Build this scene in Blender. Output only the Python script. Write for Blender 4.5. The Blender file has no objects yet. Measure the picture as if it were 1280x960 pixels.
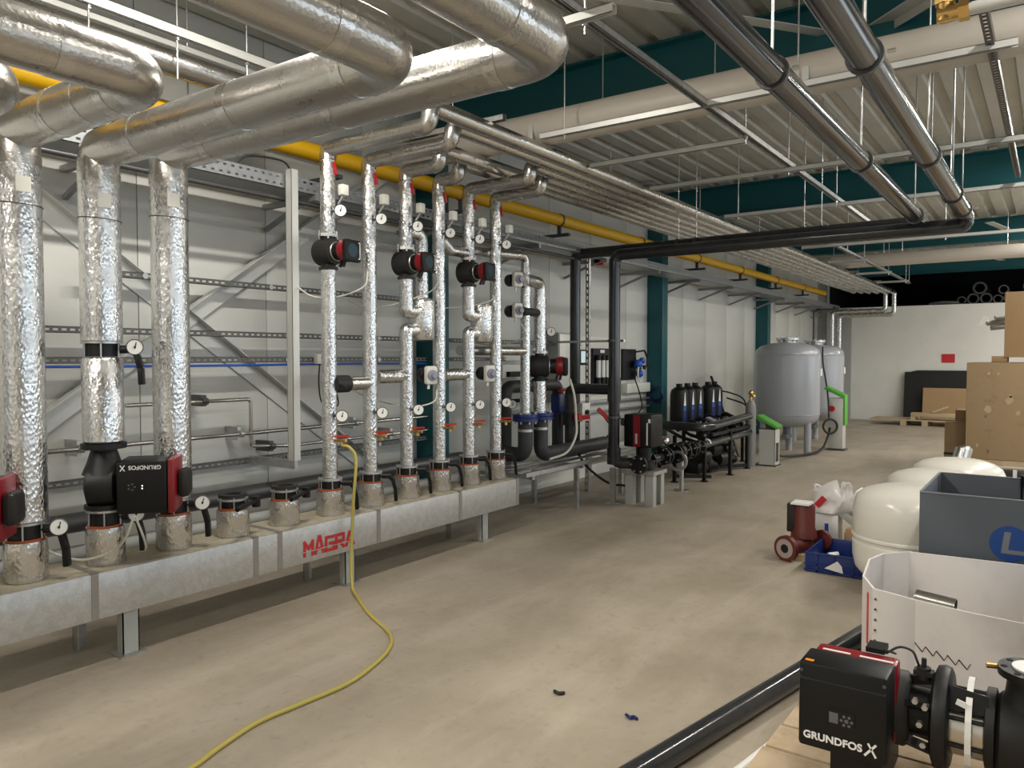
import bpy, bmesh, math, random
from mathutils import Vector, Matrix
random.seed(7)
scene = bpy.context.scene
COL = scene.collection
# ------------------------------------------------------------------ camera
cam_d = bpy.data.cameras.new('camera'); cam = bpy.data.objects.new('camera', cam_d); COL.objects.link(cam)
cam_d.sensor_fit = 'HORIZONTAL'; cam_d.sensor_width = 36.0; cam_d.lens = 956.0/1280.0*36.0
cam_d.clip_start = 0.05; cam_d.clip_end = 200
cam.location = (0, 0, 1.6)
cam.rotation_euler = (math.radians(90-2.0), 0, math.radians(35.4))
scene.camera = cam
# ------------------------------------------------------------------ world, daylight, exposure
w = bpy.data.worlds.new('world'); scene.world = w; w.use_nodes = True
w.node_tree.nodes['Background'].inputs[0].default_value = (0.62, 0.75, 0.95, 1)
w.node_tree.nodes['Background'].inputs[1].default_value = 1.0
scene.view_settings.view_transform = 'Standard'; scene.view_settings.look = 'None'
scene.view_settings.gamma = 1.0; scene.view_settings.use_curve_mapping = False
scene.view_settings.exposure = -0.18
def area(name, loc, rot, sx, sy, power, col, spread=math.pi):
    l = bpy.data.lights.new(name, 'AREA'); l.shape = 'RECTANGLE'; l.size = sx; l.size_y = sy
    l.energy = power; l.color = col; l.spread = spread
    o = bpy.data.objects.new(name, l); COL.objects.link(o); o.location = loc; o.rotation_euler = rot
    return o
# daylight entering through the glazed strip in the wall on the right-hand side of the hall
for yy in (0.6, 4.0, 7.4, 10.8, 14.2, 17.6):
    area('window_daylight', (5.86, yy, 2.0), (0, math.radians(90), 0), 1.9, 2.6, 52, (0.70, 0.85, 1.0))
LAMP_POWER = 62   # watts per batten
# ------------------------------------------------------------------ materials
MATS = {}
def mat(name, col, rough=0.5, metal=0.0, bump=None, mottle=None, emit=None, spec=0.5, trans=0.0, alpha=1.0, rvar=None):
    if name in MATS: return MATS[name]
    m = bpy.data.materials.new(name); m.use_nodes = True; MATS[name] = m
    nt = m.node_tree; b = nt.nodes['Principled BSDF']
    b.inputs['Base Color'].default_value = (*col, 1); b.inputs['Roughness'].default_value = rough
    b.inputs['Metallic'].default_value = metal; b.inputs['Specular IOR Level'].default_value = spec
    b.inputs['Transmission Weight'].default_value = trans; b.inputs['Alpha'].default_value = alpha
    tc = None
    if bump or mottle or rvar: tc = nt.nodes.new('ShaderNodeTexCoord')
    if mottle:      # (scale, second colour, contrast lo, hi, detail)
        sc, c2, lo, hi = mottle[:4]
        n = nt.nodes.new('ShaderNodeTexNoise'); n.inputs['Scale'].default_value = sc; n.inputs['Detail'].default_value = 8
        n.inputs['Roughness'].default_value = 0.65
        r = nt.nodes.new('ShaderNodeMapRange'); r.inputs[1].default_value = lo; r.inputs[2].default_value = hi
        mx = nt.nodes.new('ShaderNodeMixRGB'); mx.inputs[1].default_value = (*col, 1); mx.inputs[2].default_value = (*c2, 1)
        nt.links.new(tc.outputs['Object'], n.inputs['Vector']); nt.links.new(n.outputs[0], r.inputs[0])
        nt.links.new(r.outputs[0], mx.inputs[0]); nt.links.new(mx.outputs[0], b.inputs['Base Color'])
        m['mix'] = mx.name
    if rvar:        # (scale, lo, hi)
        n = nt.nodes.new('ShaderNodeTexNoise'); n.inputs['Scale'].default_value = rvar[0]; n.inputs['Detail'].default_value = 5
        r = nt.nodes.new('ShaderNodeMapRange'); r.inputs[1].default_value = .35; r.inputs[2].default_value = .65
        r.inputs[3].default_value = rvar[1]; r.inputs[4].default_value = rvar[2]
        nt.links.new(tc.outputs['Object'], n.inputs['Vector']); nt.links.new(n.outputs[0], r.inputs[0])
        nt.links.new(r.outputs[0], b.inputs['Roughness'])
    if bump:        # (scale, strength, distance, kind, stretch)
        sc, st, di = bump[:3]; kind = bump[3] if len(bump) > 3 else 'noise'
        mp = nt.nodes.new('ShaderNodeMapping'); mp.inputs['Scale'].default_value = bump[4] if len(bump) > 4 else (1, 1, 1)
        nt.links.new(tc.outputs['Object'], mp.inputs['Vector'])
        if kind == 'voronoi':
            n = nt.nodes.new('ShaderNodeTexVoronoi'); n.inputs['Scale'].default_value = sc; out = n.outputs['Distance']
            n2 = nt.nodes.new('ShaderNodeTexNoise'); n2.inputs['Scale'].default_value = sc*.6; n2.inputs['Detail'].default_value = 4
            n2.inputs['Distortion'].default_value = 1.2
            nt.links.new(mp.outputs[0], n2.inputs['Vector'])
            ad = nt.nodes.new('ShaderNodeMath'); ad.operation = 'ADD'
            nt.links.new(out, ad.inputs[0]); nt.links.new(n2.outputs[0], ad.inputs[1]); out2 = ad.outputs[0]
            nt.links.new(mp.outputs[0], n.inputs['Vector']); out = out2
        elif kind == 'wave':
            n = nt.nodes.new('ShaderNodeTexWave'); n.inputs['Scale'].default_value = sc; n.bands_direction = bump[5]
            nt.links.new(mp.outputs[0], n.inputs['Vector']); out = n.outputs[0]
        else:
            n = nt.nodes.new('ShaderNodeTexNoise'); n.inputs['Scale'].default_value = sc; n.inputs['Detail'].default_value = 5
            nt.links.new(mp.outputs[0], n.inputs['Vector']); out = n.outputs[0]
        bp = nt.nodes.new('ShaderNodeBump'); bp.inputs['Strength'].default_value = st; bp.inputs['Distance'].default_value = di
        nt.links.new(out, bp.inputs['Height']); nt.links.new(bp.outputs[0], b.inputs['Normal'])
    if emit:
        b.inputs['Emission Color'].default_value = (*emit[0], 1); b.inputs['Emission Strength'].default_value = emit[1]
    return m
mat('concrete', (0.30, 0.255, 0.19), .55, mottle=(1.3, (0.39, 0.335, 0.26), .36, .7), bump=(60, .08, .01), rvar=(2, .42, .68))
mat('wall_panel', (0.60, 0.60, 0.565), .45, bump=(26, .03, .002, 'wave', (1, 1, 1), 'Y'))
mat('back_wall', (0.78, 0.775, 0.73), .6, mottle=(1.5, (0.72, 0.72, 0.68), .4, .7))
mat('deck', (0.50, 0.49, 0.44), .4, .15, mottle=(2.0, (0.44, 0.43, 0.385), .4, .65))
mat('teal', (0.003, 0.088, 0.105), .4)
mat('foil', (0.68, 0.675, 0.67), .24, 1.0, bump=(75, .42, .006, 'voronoi', (1, 1, .55)), rvar=(14, .16, .34))
mat('foil_smooth', (0.54, 0.525, 0.50), .27, 1.0, bump=(70, .16, .005, 'voronoi'), rvar=(5, .25, .31))
mat('foil_tape', (0.60, 0.59, 0.57), .22, 1.0, bump=(60, .4, .006))
mat('manifold_sheet', (0.52, 0.515, 0.50), .42, .55, bump=(90, .35, .005), mottle=(26, (0.60, 0.595, 0.58), .42, .6))
mat('dusty_sheet', (0.42, 0.36, 0.26), .8, .1, mottle=(9, (0.52, 0.47, 0.36), .4, .65))
mat('strip_tape', (0.33, 0.31, 0.285), .4, .4)
mat('galv', (0.56, 0.56, 0.55), .36, .85, mottle=(18, (0.46, 0.46, 0.455), .4, .6))
mat('galv_pale', (0.60, 0.60, 0.57), .45, .35)
mat('grey_paint', (0.40, 0.41, 0.39), .45)
mat('steel_dark', (0.10, 0.10, 0.10), .4, .6)
mat('rail_dark', (0.13, 0.13, 0.125), .45, .3)
mat('tray_galv', (0.30, 0.31, 0.32), .42, .5)
mat('stainless', (0.55, 0.53, 0.49), .22, 1.0)
mat('pvc_dark', (0.022, 0.024, 0.027), .16, mottle=(6, (0.03, 0.031, 0.034), .4, .6))
mat('pvc_white', (0.52, 0.475, 0.415), .45)
mat('yellow_pipe', (0.62, 0.35, 0.004), .35)
mat('black_iron', (0.007, 0.007, 0.007), .45, bump=(120, .2, .003), spec=.35)
mat('black_plastic', (0.005, 0.005, 0.0055), .45, spec=.3)
mat('charcoal', (0.018, 0.017, 0.016), .55, spec=.35)
mat('pvc_matt', (0.035, 0.036, 0.039), .5, spec=.4)
mat('old_red', (0.11, 0.016, 0.012), .5)
mat('old_flange', (0.34, 0.28, 0.25), .6)
mat('pump_red', (0.22, 0.006, 0.012), .35)
mat('red_handle', (0.42, 0.012, 0.012), .35)
mat('red_print', (0.55, 0.025, 0.03), .5)
mat('orange_gasket', (0.30, 0.07, 0.02), .6)
mat('white_plastic', (0.70, 0.69, 0.63), .4)
mat('dial_white', (0.85, 0.85, 0.82), .3)
mat('white_print', (0.80, 0.80, 0.79), .5)
mat('grey_print', (0.11, 0.11, 0.112), .4)
mat('cable_white', (0.60, 0.60, 0.52), .5)
mat('hose_yellow', (0.46, 0.38, 0.085), .45)
mat('brass', (0.72, 0.47, 0.17), .28, 1.0)
mat('blue_flange', (0.006, 0.018, 0.12), .4)
mat('blue_crate', (0.004, 0.022, 0.14), .4)
mat('blue_bright', (0.02, 0.10, 0.45), .4)
mat('green_head', (0.10, 0.40, 0.05), .4)
mat('tank_grey', (0.35, 0.365, 0.40), .28)
mat('tank_dark', (0.20, 0.21, 0.23), .45)
mat('vessel_white', (0.76, 0.735, 0.66), .22, mottle=(2.5, (0.68, 0.63, 0.52), .5, .75))
mat('carton_white', (0.66, 0.62, 0.59), .65, mottle=(3.0, (0.58, 0.53, 0.50), .52, .7))
mat('carton_edge', (0.74, 0.71, 0.67), .7)
mat('carton_grey', (0.066, 0.077, 0.093), .5)
mat('carton_grey_edge', (0.16, 0.17, 0.19), .6)
mat('logo_blue', (0.005, 0.05, 0.22), .5)
mat('kraft', (0.40, 0.26, 0.13), .7, mottle=(1.6, (0.36, 0.23, 0.115), .4, .7))
mat('crate_board', (0.36, 0.25, 0.14), .75, mottle=(5.5, (0.26, 0.17, 0.09), .56, .74))
mat('crate_dark', (0.20, 0.135, 0.075), .8)
mat('pallet_wood', (0.52, 0.40, 0.27), .75, mottle=(7, (0.42, 0.31, 0.19), .45, .65), bump=(30, .2, .004, 'noise', (1, 8, 8)))
mat('plank_wood', (0.46, 0.36, 0.22), .75)
mat('black_board', (0.008, 0.008, 0.008), .6)
mat('unlit_black', (0.004, 0.004, 0.004), .9)  # black colour standing in for shade in the storage recess and holes
mat('rubber', (0.010, 0.010, 0.010), .6)
mat('cap_white', (0.78, 0.77, 0.74), .4)
mat('strap_white', (0.74, 0.73, 0.70), .5)
mat('bag_white', (0.78, 0.74, 0.72), .35, alpha=.75)
mat('screen_blue', (0.01, 0.035, 0.05), .4, spec=.25)
mat('screen_lit', (0.5, 0.62, 0.66), .3, emit=((0.55, 0.72, 0.8), .5))
mat('led', (0.9, 0.9, 0.9), .4, emit=((0.9, 0.95, 1.0), 2.0))
mat('sticker_orange', (0.75, 0.26, 0.01), .5)
mat('lamp_glow', (0.9, 0.9, 0.85), .5, emit=((1.0, 0.96, 0.88), 6.0))
mat('glass_day', (0.7, 0.8, 0.9), .3, emit=((0.72, 0.86, 1.0), 2.6))
mat('cyl_grey', (0.22, 0.22, 0.21), .45)
mat('sensor_grey', (0.28, 0.28, 0.36), .4)
def weathered_floor():
    nt = MATS['concrete'].node_tree; b = nt.nodes['Principled BSDF']; mx = nt.nodes[MATS['concrete']['mix']]
    tc = nt.nodes.new('ShaderNodeTexCoord'); mp = nt.nodes.new('ShaderNodeMapping'); mp.inputs['Scale'].default_value = (1.6, .35, 1); mp.inputs['Rotation'].default_value = (0, 0, .12)
    n = nt.nodes.new('ShaderNodeTexNoise'); n.inputs['Scale'].default_value = 1.7; n.inputs['Detail'].default_value = 9; n.inputs['Roughness'].default_value = .7; n.inputs['Distortion'].default_value = .6
    r = nt.nodes.new('ShaderNodeMapRange'); r.inputs[1].default_value = .42; r.inputs[2].default_value = .72; r.inputs[4].default_value = .55
    m2 = nt.nodes.new('ShaderNodeMixRGB'); m2.inputs[2].default_value = (.50, .435, .36, 1)
    sp = nt.nodes.new('ShaderNodeTexNoise'); sp.inputs['Scale'].default_value = 22; sp.inputs['Detail'].default_value = 6
    r2 = nt.nodes.new('ShaderNodeMapRange'); r2.inputs[1].default_value = .56; r2.inputs[2].default_value = .75; r2.inputs[4].default_value = .45
    m3 = nt.nodes.new('ShaderNodeMixRGB'); m3.inputs[2].default_value = (.24, .21, .165, 1)
    L = nt.links.new
    L(tc.outputs['Object'], mp.inputs['Vector']); L(mp.outputs[0], n.inputs['Vector']); L(n.outputs[0], r.inputs[0]); L(mx.outputs[0], m2.inputs[1]); L(r.outputs[0], m2.inputs[0])
    L(tc.outputs['Object'], sp.inputs['Vector']); L(sp.outputs[0], r2.inputs[0]); L(m2.outputs[0], m3.inputs[1]); L(r2.outputs[0], m3.inputs[0]); L(m3.outputs[0], b.inputs['Base Color'])
weathered_floor()
# ------------------------------------------------------------------ mesh building helpers
def V(*a): return Vector(a[0] if len(a) == 1 else a)
def frame(d):
    d = V(d).normalized(); a = Vector((0, 0, 1)) if abs(d.z) < .9 else Vector((1, 0, 0))
    u = a.cross(d).normalized(); return u, d.cross(u)
class MB:
    def __init__(s): s.v = []; s.f = []
    def add(s, vs, fs):
        k = len(s.v); s.v += [V(q) for q in vs]; s.f += [[i+k for i in f] for f in fs]; return s
    def box(s, lo, hi):
        x0, y0, z0 = lo; x1, y1, z1 = hi
        return s.add([(x0,y0,z0),(x1,y0,z0),(x1,y1,z0),(x0,y1,z0),(x0,y0,z1),(x1,y0,z1),(x1,y1,z1),(x0,y1,z1)],
                     [(0,3,2,1),(4,5,6,7),(0,1,5,4),(1,2,6,5),(2,3,7,6),(3,0,4,7)])
    def cbox(s, c, d): return s.box([c[i]-d[i]/2 for i in range(3)], [c[i]+d[i]/2 for i in range(3)])
    def obox(s, c, d, M):
        k = len(s.v); s.cbox((0,0,0), d); c = V(c)
        for i in range(k, len(s.v)): s.v[i] = M @ s.v[i] + c
        return s
    def bar(s, a, b, wdt, hgt, up=(0,0,1)):          # rectangular bar from a to b
        a = V(a); b = V(b); d = (b-a).normalized(); u = V(up); sd = d.cross(u).normalized(); u = sd.cross(d)
        q = [sd*wdt/2*i + u*hgt/2*j for i, j in ((-1,-1),(1,-1),(1,1),(-1,1))]
        return s.add([a+x for x in q]+[b+x for x in q], [(3,2,1,0),(4,5,6,7),(0,1,5,4),(1,2,6,5),(2,3,7,6),(3,0,4,7)])
    def cyl(s, a, b, r, r2=None, n=16, caps=True):
        a = V(a); b = V(b); r2 = r if r2 is None else r2; u, v = frame(b-a)
        vs = []
        for c, q in ((a, r), (b, r2)):
            for i in range(n):
                t = 2*math.pi*i/n; vs.append(c + (u*math.cos(t)+v*math.sin(t))*q)
        fs = [(i, (i+1) % n, n+(i+1) % n, n+i) for i in range(n)]
        if caps: fs += [tuple(range(n-1, -1, -1)), tuple(range(n, 2*n))]
        return s.add(vs, fs)
    def ring(s, a, b, ro, ri, n=20):                 # hollow cylinder
        a = V(a); b = V(b); u, v = frame(b-a); vs = []
        for c, q in ((a, ro), (b, ro), (b, ri), (a, ri)):
            for i in range(n):
                t = 2*math.pi*i/n; vs.append(c + (u*math.cos(t)+v*math.sin(t))*q)
        fs = []
        for k in range(4):
            for i in range(n): fs.append((k*n+i, k*n+(i+1) % n, ((k+1) % 4)*n+(i+1) % n, ((k+1) % 4)*n+i))
        return s.add(vs, fs)
    def lathe(s, o, axis, prof, n=20, caps=True):    # prof: (radius, height) along axis
        o = V(o); d = V(axis).normalized(); u, v = frame(d); vs = []
        for r, h in prof:
            for i in range(n):
                t = 2*math.pi*i/n; vs.append(o + d*h + (u*math.cos(t)+v*math.sin(t))*max(r, 1e-4))
        fs = []
        for k in range(len(prof)-1):
            for i in range(n): fs.append((k*n+i, k*n+(i+1) % n, (k+1)*n+(i+1) % n, (k+1)*n+i))
        if caps: fs += [tuple(range(n-1, -1, -1)), tuple(range((len(prof)-1)*n, len(prof)*n))]
        return s.add(vs, fs)
    def ball(s, c, r, n=12, sq=(1, 1, 1)):
        k = len(s.v); m = max(6, n//2)
        s.lathe((0, 0, 0), (0, 0, 1), [(r*math.sin(math.pi*i/m), -r*math.cos(math.pi*i/m)) for i in range(m+1)], n)
        for i in range(k, len(s.v)): s.v[i] = V(c) + Vector([s.v[i][j]*sq[j] for j in range(3)])
        return s
    def tube(s, pts, r, n=12, bend=None, seg=6, caps=True):
        pts = [V(p) for p in pts]; bend = r*1.5 if bend is None else bend; path = [pts[0]]
        for i in range(1, len(pts)-1):
            a, b, c = pts[i-1], pts[i], pts[i+1]; d1 = (a-b).normalized(); d2 = (c-b).normalized()
            ang = d1.angle(d2)
            if ang > math.radians(172): path.append(b); continue
            t = min(bend/math.tan(ang/2), (a-b).length*.49, (c-b).length*.49); R = t*math.tan(ang/2)
            bis = (d1+d2).normalized(); cen = b + bis*(R/math.sin(ang/2)); p1 = b+d1*t; p2 = b+d2*t
            v1 = p1-cen; v2 = p2-cen; tot = v1.angle(v2); ax = v1.cross(v2).normalized()
            for k in range(seg+1): path.append(cen + Matrix.Rotation(tot*k/seg, 3, ax) @ v1)
        path.append(pts[-1])
        q = [path[0]]
        for p in path[1:]:
            if (p-q[-1]).length > 1e-5: q.append(p)
        path = q; u = None; vs = []; m = len(path)
        for i, p in enumerate(path):
            d = ((path[min(i+1, m-1)]-p).normalized() + (p-path[max(i-1, 0)]).normalized()).normalized()
            if u is None: u, _ = frame(d)
            u = (u - d*u.dot(d)).normalized(); v = d.cross(u)
            for k in range(n):
                t = 2*math.pi*k/n; vs.append(p + (u*math.cos(t)+v*math.sin(t))*r)
        fs = [(i*n+k, i*n+(k+1) % n, (i+1)*n+(k+1) % n, (i+1)*n+k) for i in range(m-1) for k in range(n)]
        if caps: fs += [tuple(range(n-1, -1, -1)), tuple(range((m-1)*n, m*n))]
        return s.add(vs, fs)
    def curve(s, pts, r, n=8, k=6):                  # smooth Catmull-Rom tube
        P = [V(p) for p in pts]; P = [P[0]*2-P[1]] + P + [P[-1]*2-P[-2]]; out = []
        for i in range(1, len(P)-2):
            for j in range(k):
                t = j/k; a, b, c, d = P[i-1:i+3]
                out.append(.5*((2*b)+(c-a)*t+(2*a-5*b+4*c-d)*t*t+(3*b-a-3*c+d)*t**3))
        out.append(P[-2]); return s.tube(out, r, n, bend=0.0001, seg=1)
    def prism(s, pts, o, u, v, h):                   # outline (2-D) in plane u,v at o, extruded h along u x v
        o = V(o); u = V(u); v = V(v); nrm = u.cross(v).normalized()*h; n = len(pts)
        b = [o+u*p[0]+v*p[1] for p in pts]
        return s.add(b+[p+nrm for p in b], [tuple(range(n-1, -1, -1)), tuple(range(n, 2*n))] +
                     [(i, (i+1) % n, n+(i+1) % n, n+i) for i in range(n)])
    def torus(s, c, axis, R, r, n=24, m=8):
        c = V(c); u, v = frame(axis); d = V(axis).normalized(); vs = []
        for i in range(n):
            t = 2*math.pi*i/n; e = u*math.cos(t)+v*math.sin(t)
            for j in range(m):
                p = 2*math.pi*j/m; vs.append(c + e*(R+r*math.cos(p)) + d*r*math.sin(p))
        return s.add(vs, [(i*m+j, ((i+1) % n)*m+j, ((i+1) % n)*m+(j+1) % m, i*m+(j+1) % m) for i in range(n) for j in range(m)])
    def build(s, name, m, parent=None, bevel=0, sharp=38):
        vs = s.v
        if parent is not None: o = origin(parent)
        else:
            xs = [p.x for p in vs]; ys = [p.y for p in vs]; zs = [p.z for p in vs]
            o = Vector(((min(xs)+max(xs))/2, (min(ys)+max(ys))/2, min(zs)))
        me = bpy.data.meshes.new(name); me.from_pydata([p-o for p in vs], [], s.f)
        bm = bmesh.new(); bm.from_mesh(me)
        if bevel:
            es = [e for e in bm.edges if len(e.link_faces) == 2 and e.calc_face_angle(0) > math.radians(30)]
            res = bmesh.ops.bevel(bm, geom=es, offset=bevel, segments=2, affect='EDGES', profile=.5, clamp_overlap=True)
            bm.faces.index_update(); bev = set(f.index for f in res['faces'])
            big = set(f.index for f in bm.faces) - bev
        bmesh.ops.recalc_face_normals(bm, faces=bm.faces[:])
        for f in bm.faces: f.smooth = not (bevel and f.index in big)
        bm.to_mesh(me); bm.free()
        me.set_sharp_from_angle(angle=math.radians(sharp))
        me.materials.append(MATS[m])
        ob = bpy.data.objects.new(name, me); COL.objects.link(ob)
        if parent is not None: ob.parent = parent
        else: ob.location = o
        return ob
def origin(o):
    p = Vector((0, 0, 0))
    while o is not None: p = p + o.location; o = o.parent
    return p
def tag(o, label, cat, group=None, kind=None):
    o['label'] = label; o['category'] = cat
    if group: o['group'] = group
    if kind: o['kind'] = kind
    return o
def thing(name, loc, label, cat, group=None):
    o = bpy.data.objects.new(name, None); COL.objects.link(o); o.location = loc; o.empty_display_size = .1
    return tag(o, label, cat, group)
def struct(o): o['kind'] = 'structure'; return o
def dup(root, off, label=None):
    r = root.copy(); COL.objects.link(r); r.location = root.location + V(off)
    if label: r['label'] = label
    for ch in list(root.children):
        c = ch.copy(); COL.objects.link(c); c.parent = r
        for g in ch.children:
            d = g.copy(); COL.objects.link(d); d.parent = c
    return r
def text(name, s, size, o, u, v, m, parent, thick=.001, ow=0.0, spacing=1.0, shear=0.0):   # lettering: baseline start o, along u, upright v
    cu = bpy.data.curves.new('t', 'FONT'); cu.body = s; cu.size = size; cu.extrude = thick/2; cu.offset = ow; cu.space_character = spacing; cu.shear = shear
    to = bpy.data.objects.new('t', cu); COL.objects.link(to); bpy.context.view_layer.update()
    me = bpy.data.meshes.new_from_object(to.evaluated_get(bpy.context.evaluated_depsgraph_get()))
    bpy.data.objects.remove(to); bpy.data.curves.remove(cu)
    u = V(u).normalized(); v = V(v).normalized(); nrm = u.cross(v); og = origin(parent)
    for p in me.vertices: p.co = V(o)+u*p.co.x+v*p.co.y+nrm*p.co.z - og
    me.name = name; me.materials.clear(); me.materials.append(MATS[m])
    ob = bpy.data.objects.new(name, me); COL.objects.link(ob); ob.parent = parent
    return ob
# ================================================================== the hall
XW = -5.12; XE = 6.0; YS = -4.5; YB = 21.3; ZC = 4.07
fl = struct(MB().box((XW-.2, YS-.2, -.12), (XE+.2, 25.2, 0)).build('floor', 'concrete'))
wl = struct(MB().box((XW-.2, YS, 0), (XW-.03, 25.0, 4.3)).build('wall_left', 'grey_paint'))
for i in range(25):                                   # vertical sandwich panels with a groove between them
    y0 = YS+.02+i*1.04; y1 = min(y0+1.034, YB)
    if y1 - y0 < .2: break
    MB().box((XW-.03, y0, .215), (XW, y1, 4.25)).build('wall_panel', 'wall_panel', wl, bevel=.003)
struct(MB().box((XW-.03, YS, 0), (XW+.03, YB, .19)).box((XW-.03, YS, .19), (XW+.045, YB, .21)).build('baseboard_left', 'back_wall'))
# wall on the far end with the dark storage deck above it
struct(MB().box((-5.12, YB, 0), (XE, YB+.2, 2.88)).build('wall_back', 'back_wall'))
struct(MB().box((-5.12, YB+.2, 2.78), (XE, 25, 2.88)).build('trim_1', 'unlit_black'))
struct(MB().box((-5.12, 24.9, 2.88), (XE, 25, 4.3)).box((-5.12, YB+.2, 2.88), (-5.05, 24.9, 4.3)).build('wall_storage', 'unlit_black'))  # recess surfaces coloured black to stand in for the unlit depth
struct(MB().box((-4.62, YB-.10, 0), (-4.32, YB, 2.88)).build('trim_2', 'grey_paint'))
# right-hand wall with a glazed strip, rear wall behind the photographer
wr = MB().box((XE, YS, 0), (XE+.2, 25, .95)).box((XE, YS, 3.05), (XE+.2, 25, 4.3))
segs = [(YS, -.75)] + [(0.6+3.4*k+1.35, 0.6+3.4*(k+1)-1.35) for k in range(5)] + [(17.6+1.35, 25)]
for a, b in segs: wr.box((XE, a, .95), (XE+.2, b, 3.05))
struct(wr.build('wall_right', 'back_wall'))
for k in range(6):
    yc = .6+3.4*k
    wf = struct(MB().box((XE+.03, yc-1.35, .95), (XE+.12, yc+1.35, 1.02)).box((XE+.03, yc-1.35, 2.98), (XE+.12, yc+1.35, 3.05))
                .box((XE+.03, yc-1.35, 1.02), (XE+.12, yc-1.28, 2.98)).box((XE+.03, yc+1.28, 1.02), (XE+.12, yc+1.35, 2.98))
                .box((XE+.03, yc-.03, 1.02), (XE+.12, yc+.03, 2.98)).build('window_%d' % (k+1), 'galv_pale'))
    for s in (-1, 1):
        MB().box((XE+.06, min(yc+s*.03, yc+s*1.28), 1.02), (XE+.08, max(yc+s*.03, yc+s*1.28), 2.98)).build('pane', 'dial_white', wf)
struct(MB().box((XW-.2, YS-.2, 0), (XE+.2, YS, 4.3)).build('wall_rear', 'back_wall'))
# trapezoidal steel roof deck, laid as long sheets
ce = struct(MB().box((XW-.2, YS-.2, 4.24), (XE+.2, 25.2, 4.32)).build('ceiling', 'grey_paint'))
P = .28
prof1 = [(0, 0), (.150, 0), (.170, .055), (.260, .055), (.28, 0)]
nsh = int((XE-XW)/(4*P))+1
for k in range(nsh):
    x0 = XW + .04 + k*4*P; outl = []
    for j in range(4):
        for (a, b) in prof1[:-1]: outl.append((x0+j*P+a, b))
    outl.append((x0+4*P-.003, 0))
    mb = MB(); n = len(outl); vs = []
    for yy in (YS, 24.9):
        for a, b in outl: vs.append((a, yy, ZC+b))
    for yy in (YS, 24.9):
        for a, b in outl: vs.append((a, yy, ZC+b+.006))
    fs = [(i, i+1, n+i+1, n+i) for i in range(n-1)] + [(2*n+i, 3*n+i, 3*n+i+1, 2*n+i+1) for i in range(n-1)]
    fs += [(i, 2*n+i, 2*n+i+1, i+1) for i in range(n-1)] + [(n+i, n+i+1, 3*n+i+1, 3*n+i) for i in range(n-1)]
    fs += [(0, n, 3*n, 2*n), (n-1, 3*n-1, 4*n-1, 2*n-1)]
    mb.add(vs, fs).build('deck_sheet', 'deck', ce, sharp=20)
# teal steel frame: columns along the left wall and beams across the hall
def ibeam_x(y, x0, x1, z0, z1, w=.20):
    return (MB().box((x0, y-w/2, z0), (x1, y+w/2, z0+.016)).box((x0, y-w/2, z1-.016), (x1, y+w/2, z1)).box((x0, y-.006, z0+.016), (x1, y+.006, z1-.016)))
FY = (0.45, 5.70, 10.90, 16.10, 21.15)
where = {0: 'teal steel beam nearest the camera, overhead out past the top edge', 1: 'teal steel roof beam just behind the thick pale grey duct pipe overhead',
         2: 'teal steel roof beam above the black horizontal pipes, second from the camera', 3: 'teal steel roof beam behind the thinner far pale pipe',
         4: 'teal steel roof beam right above the far white wall'}
for i, y in enumerate(FY):
    if i == 0: continue
    b = ibeam_x(y, XW, XE, 3.64, 4.065).build('roof_beam', 'teal'); tag(b, where[i], 'beam', 'teal roof beams')
cw = {1: 'teal wall column half hidden behind the foil risers', 2: 'teal wall column beside the black filter cylinders', 3: 'teal wall column beside the large grey tank', 4: 'grey column in the far corner behind the grey tanks'}
for i in (1, 2, 3, 4):
    y = FY[i]-.02
    c = thing('wall_column', (XW+.13, y, 0), cw[i], 'column', 'wall columns')
    m = 'teal' if i < 4 else 'grey_paint'
    MB().box((XW+.01, y-.006, 0), (XW+.25, y+.006, 3.64)).build('web', m, c)
    MB().box((XW+.235, y-.10, 0), (XW+.25, y+.10, 3.64)).build('flange', m, c)
    MB().box((XW+.002, y-.10, 0), (XW+.015, y+.10, 3.64)).build('flange', m, c)
    MB().box((XW+.002, y-.13, 0), (XW+.28, y+.13, .02)).build('base_plate', m, c)
    if i < 4: MB().box((XW+.015, y-.094, .02), (XW+.235, y-.086, 3.64)).build('side_plate', m, c)
# wind bracing on the first wall bay
def brace(a, b, lab, xx):
    t = thing('wind_brace', ((XW+.06), (a[0]+b[0])/2, 0), lab, 'brace', 'crossed wall braces')
    d = Vector((0, b[0]-a[0], b[1]-a[1])).normalized(); n = Vector((0, -d.z, d.y))
    MB().bar((xx, a[0], a[1]), (xx, b[0], b[1]), .006, .13, up=n).build('flat_leg', 'galv_pale', t)
    MB().bar(V(xx+.035, a[0], a[1])+n*.062, V(xx+.035, b[0], b[1])+n*.062, .07, .006, up=n).build('upright_leg', 'galv_pale', t)
brace((.5, 3.72), (5.5, .19), 'long grey angle brace falling to the right across the wall behind the thick risers', XW+.012)
brace((.5, .02), (5.5, 3.55), 'long grey angle brace rising to the right across the wall behind the thick risers', XW+.035)
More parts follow.
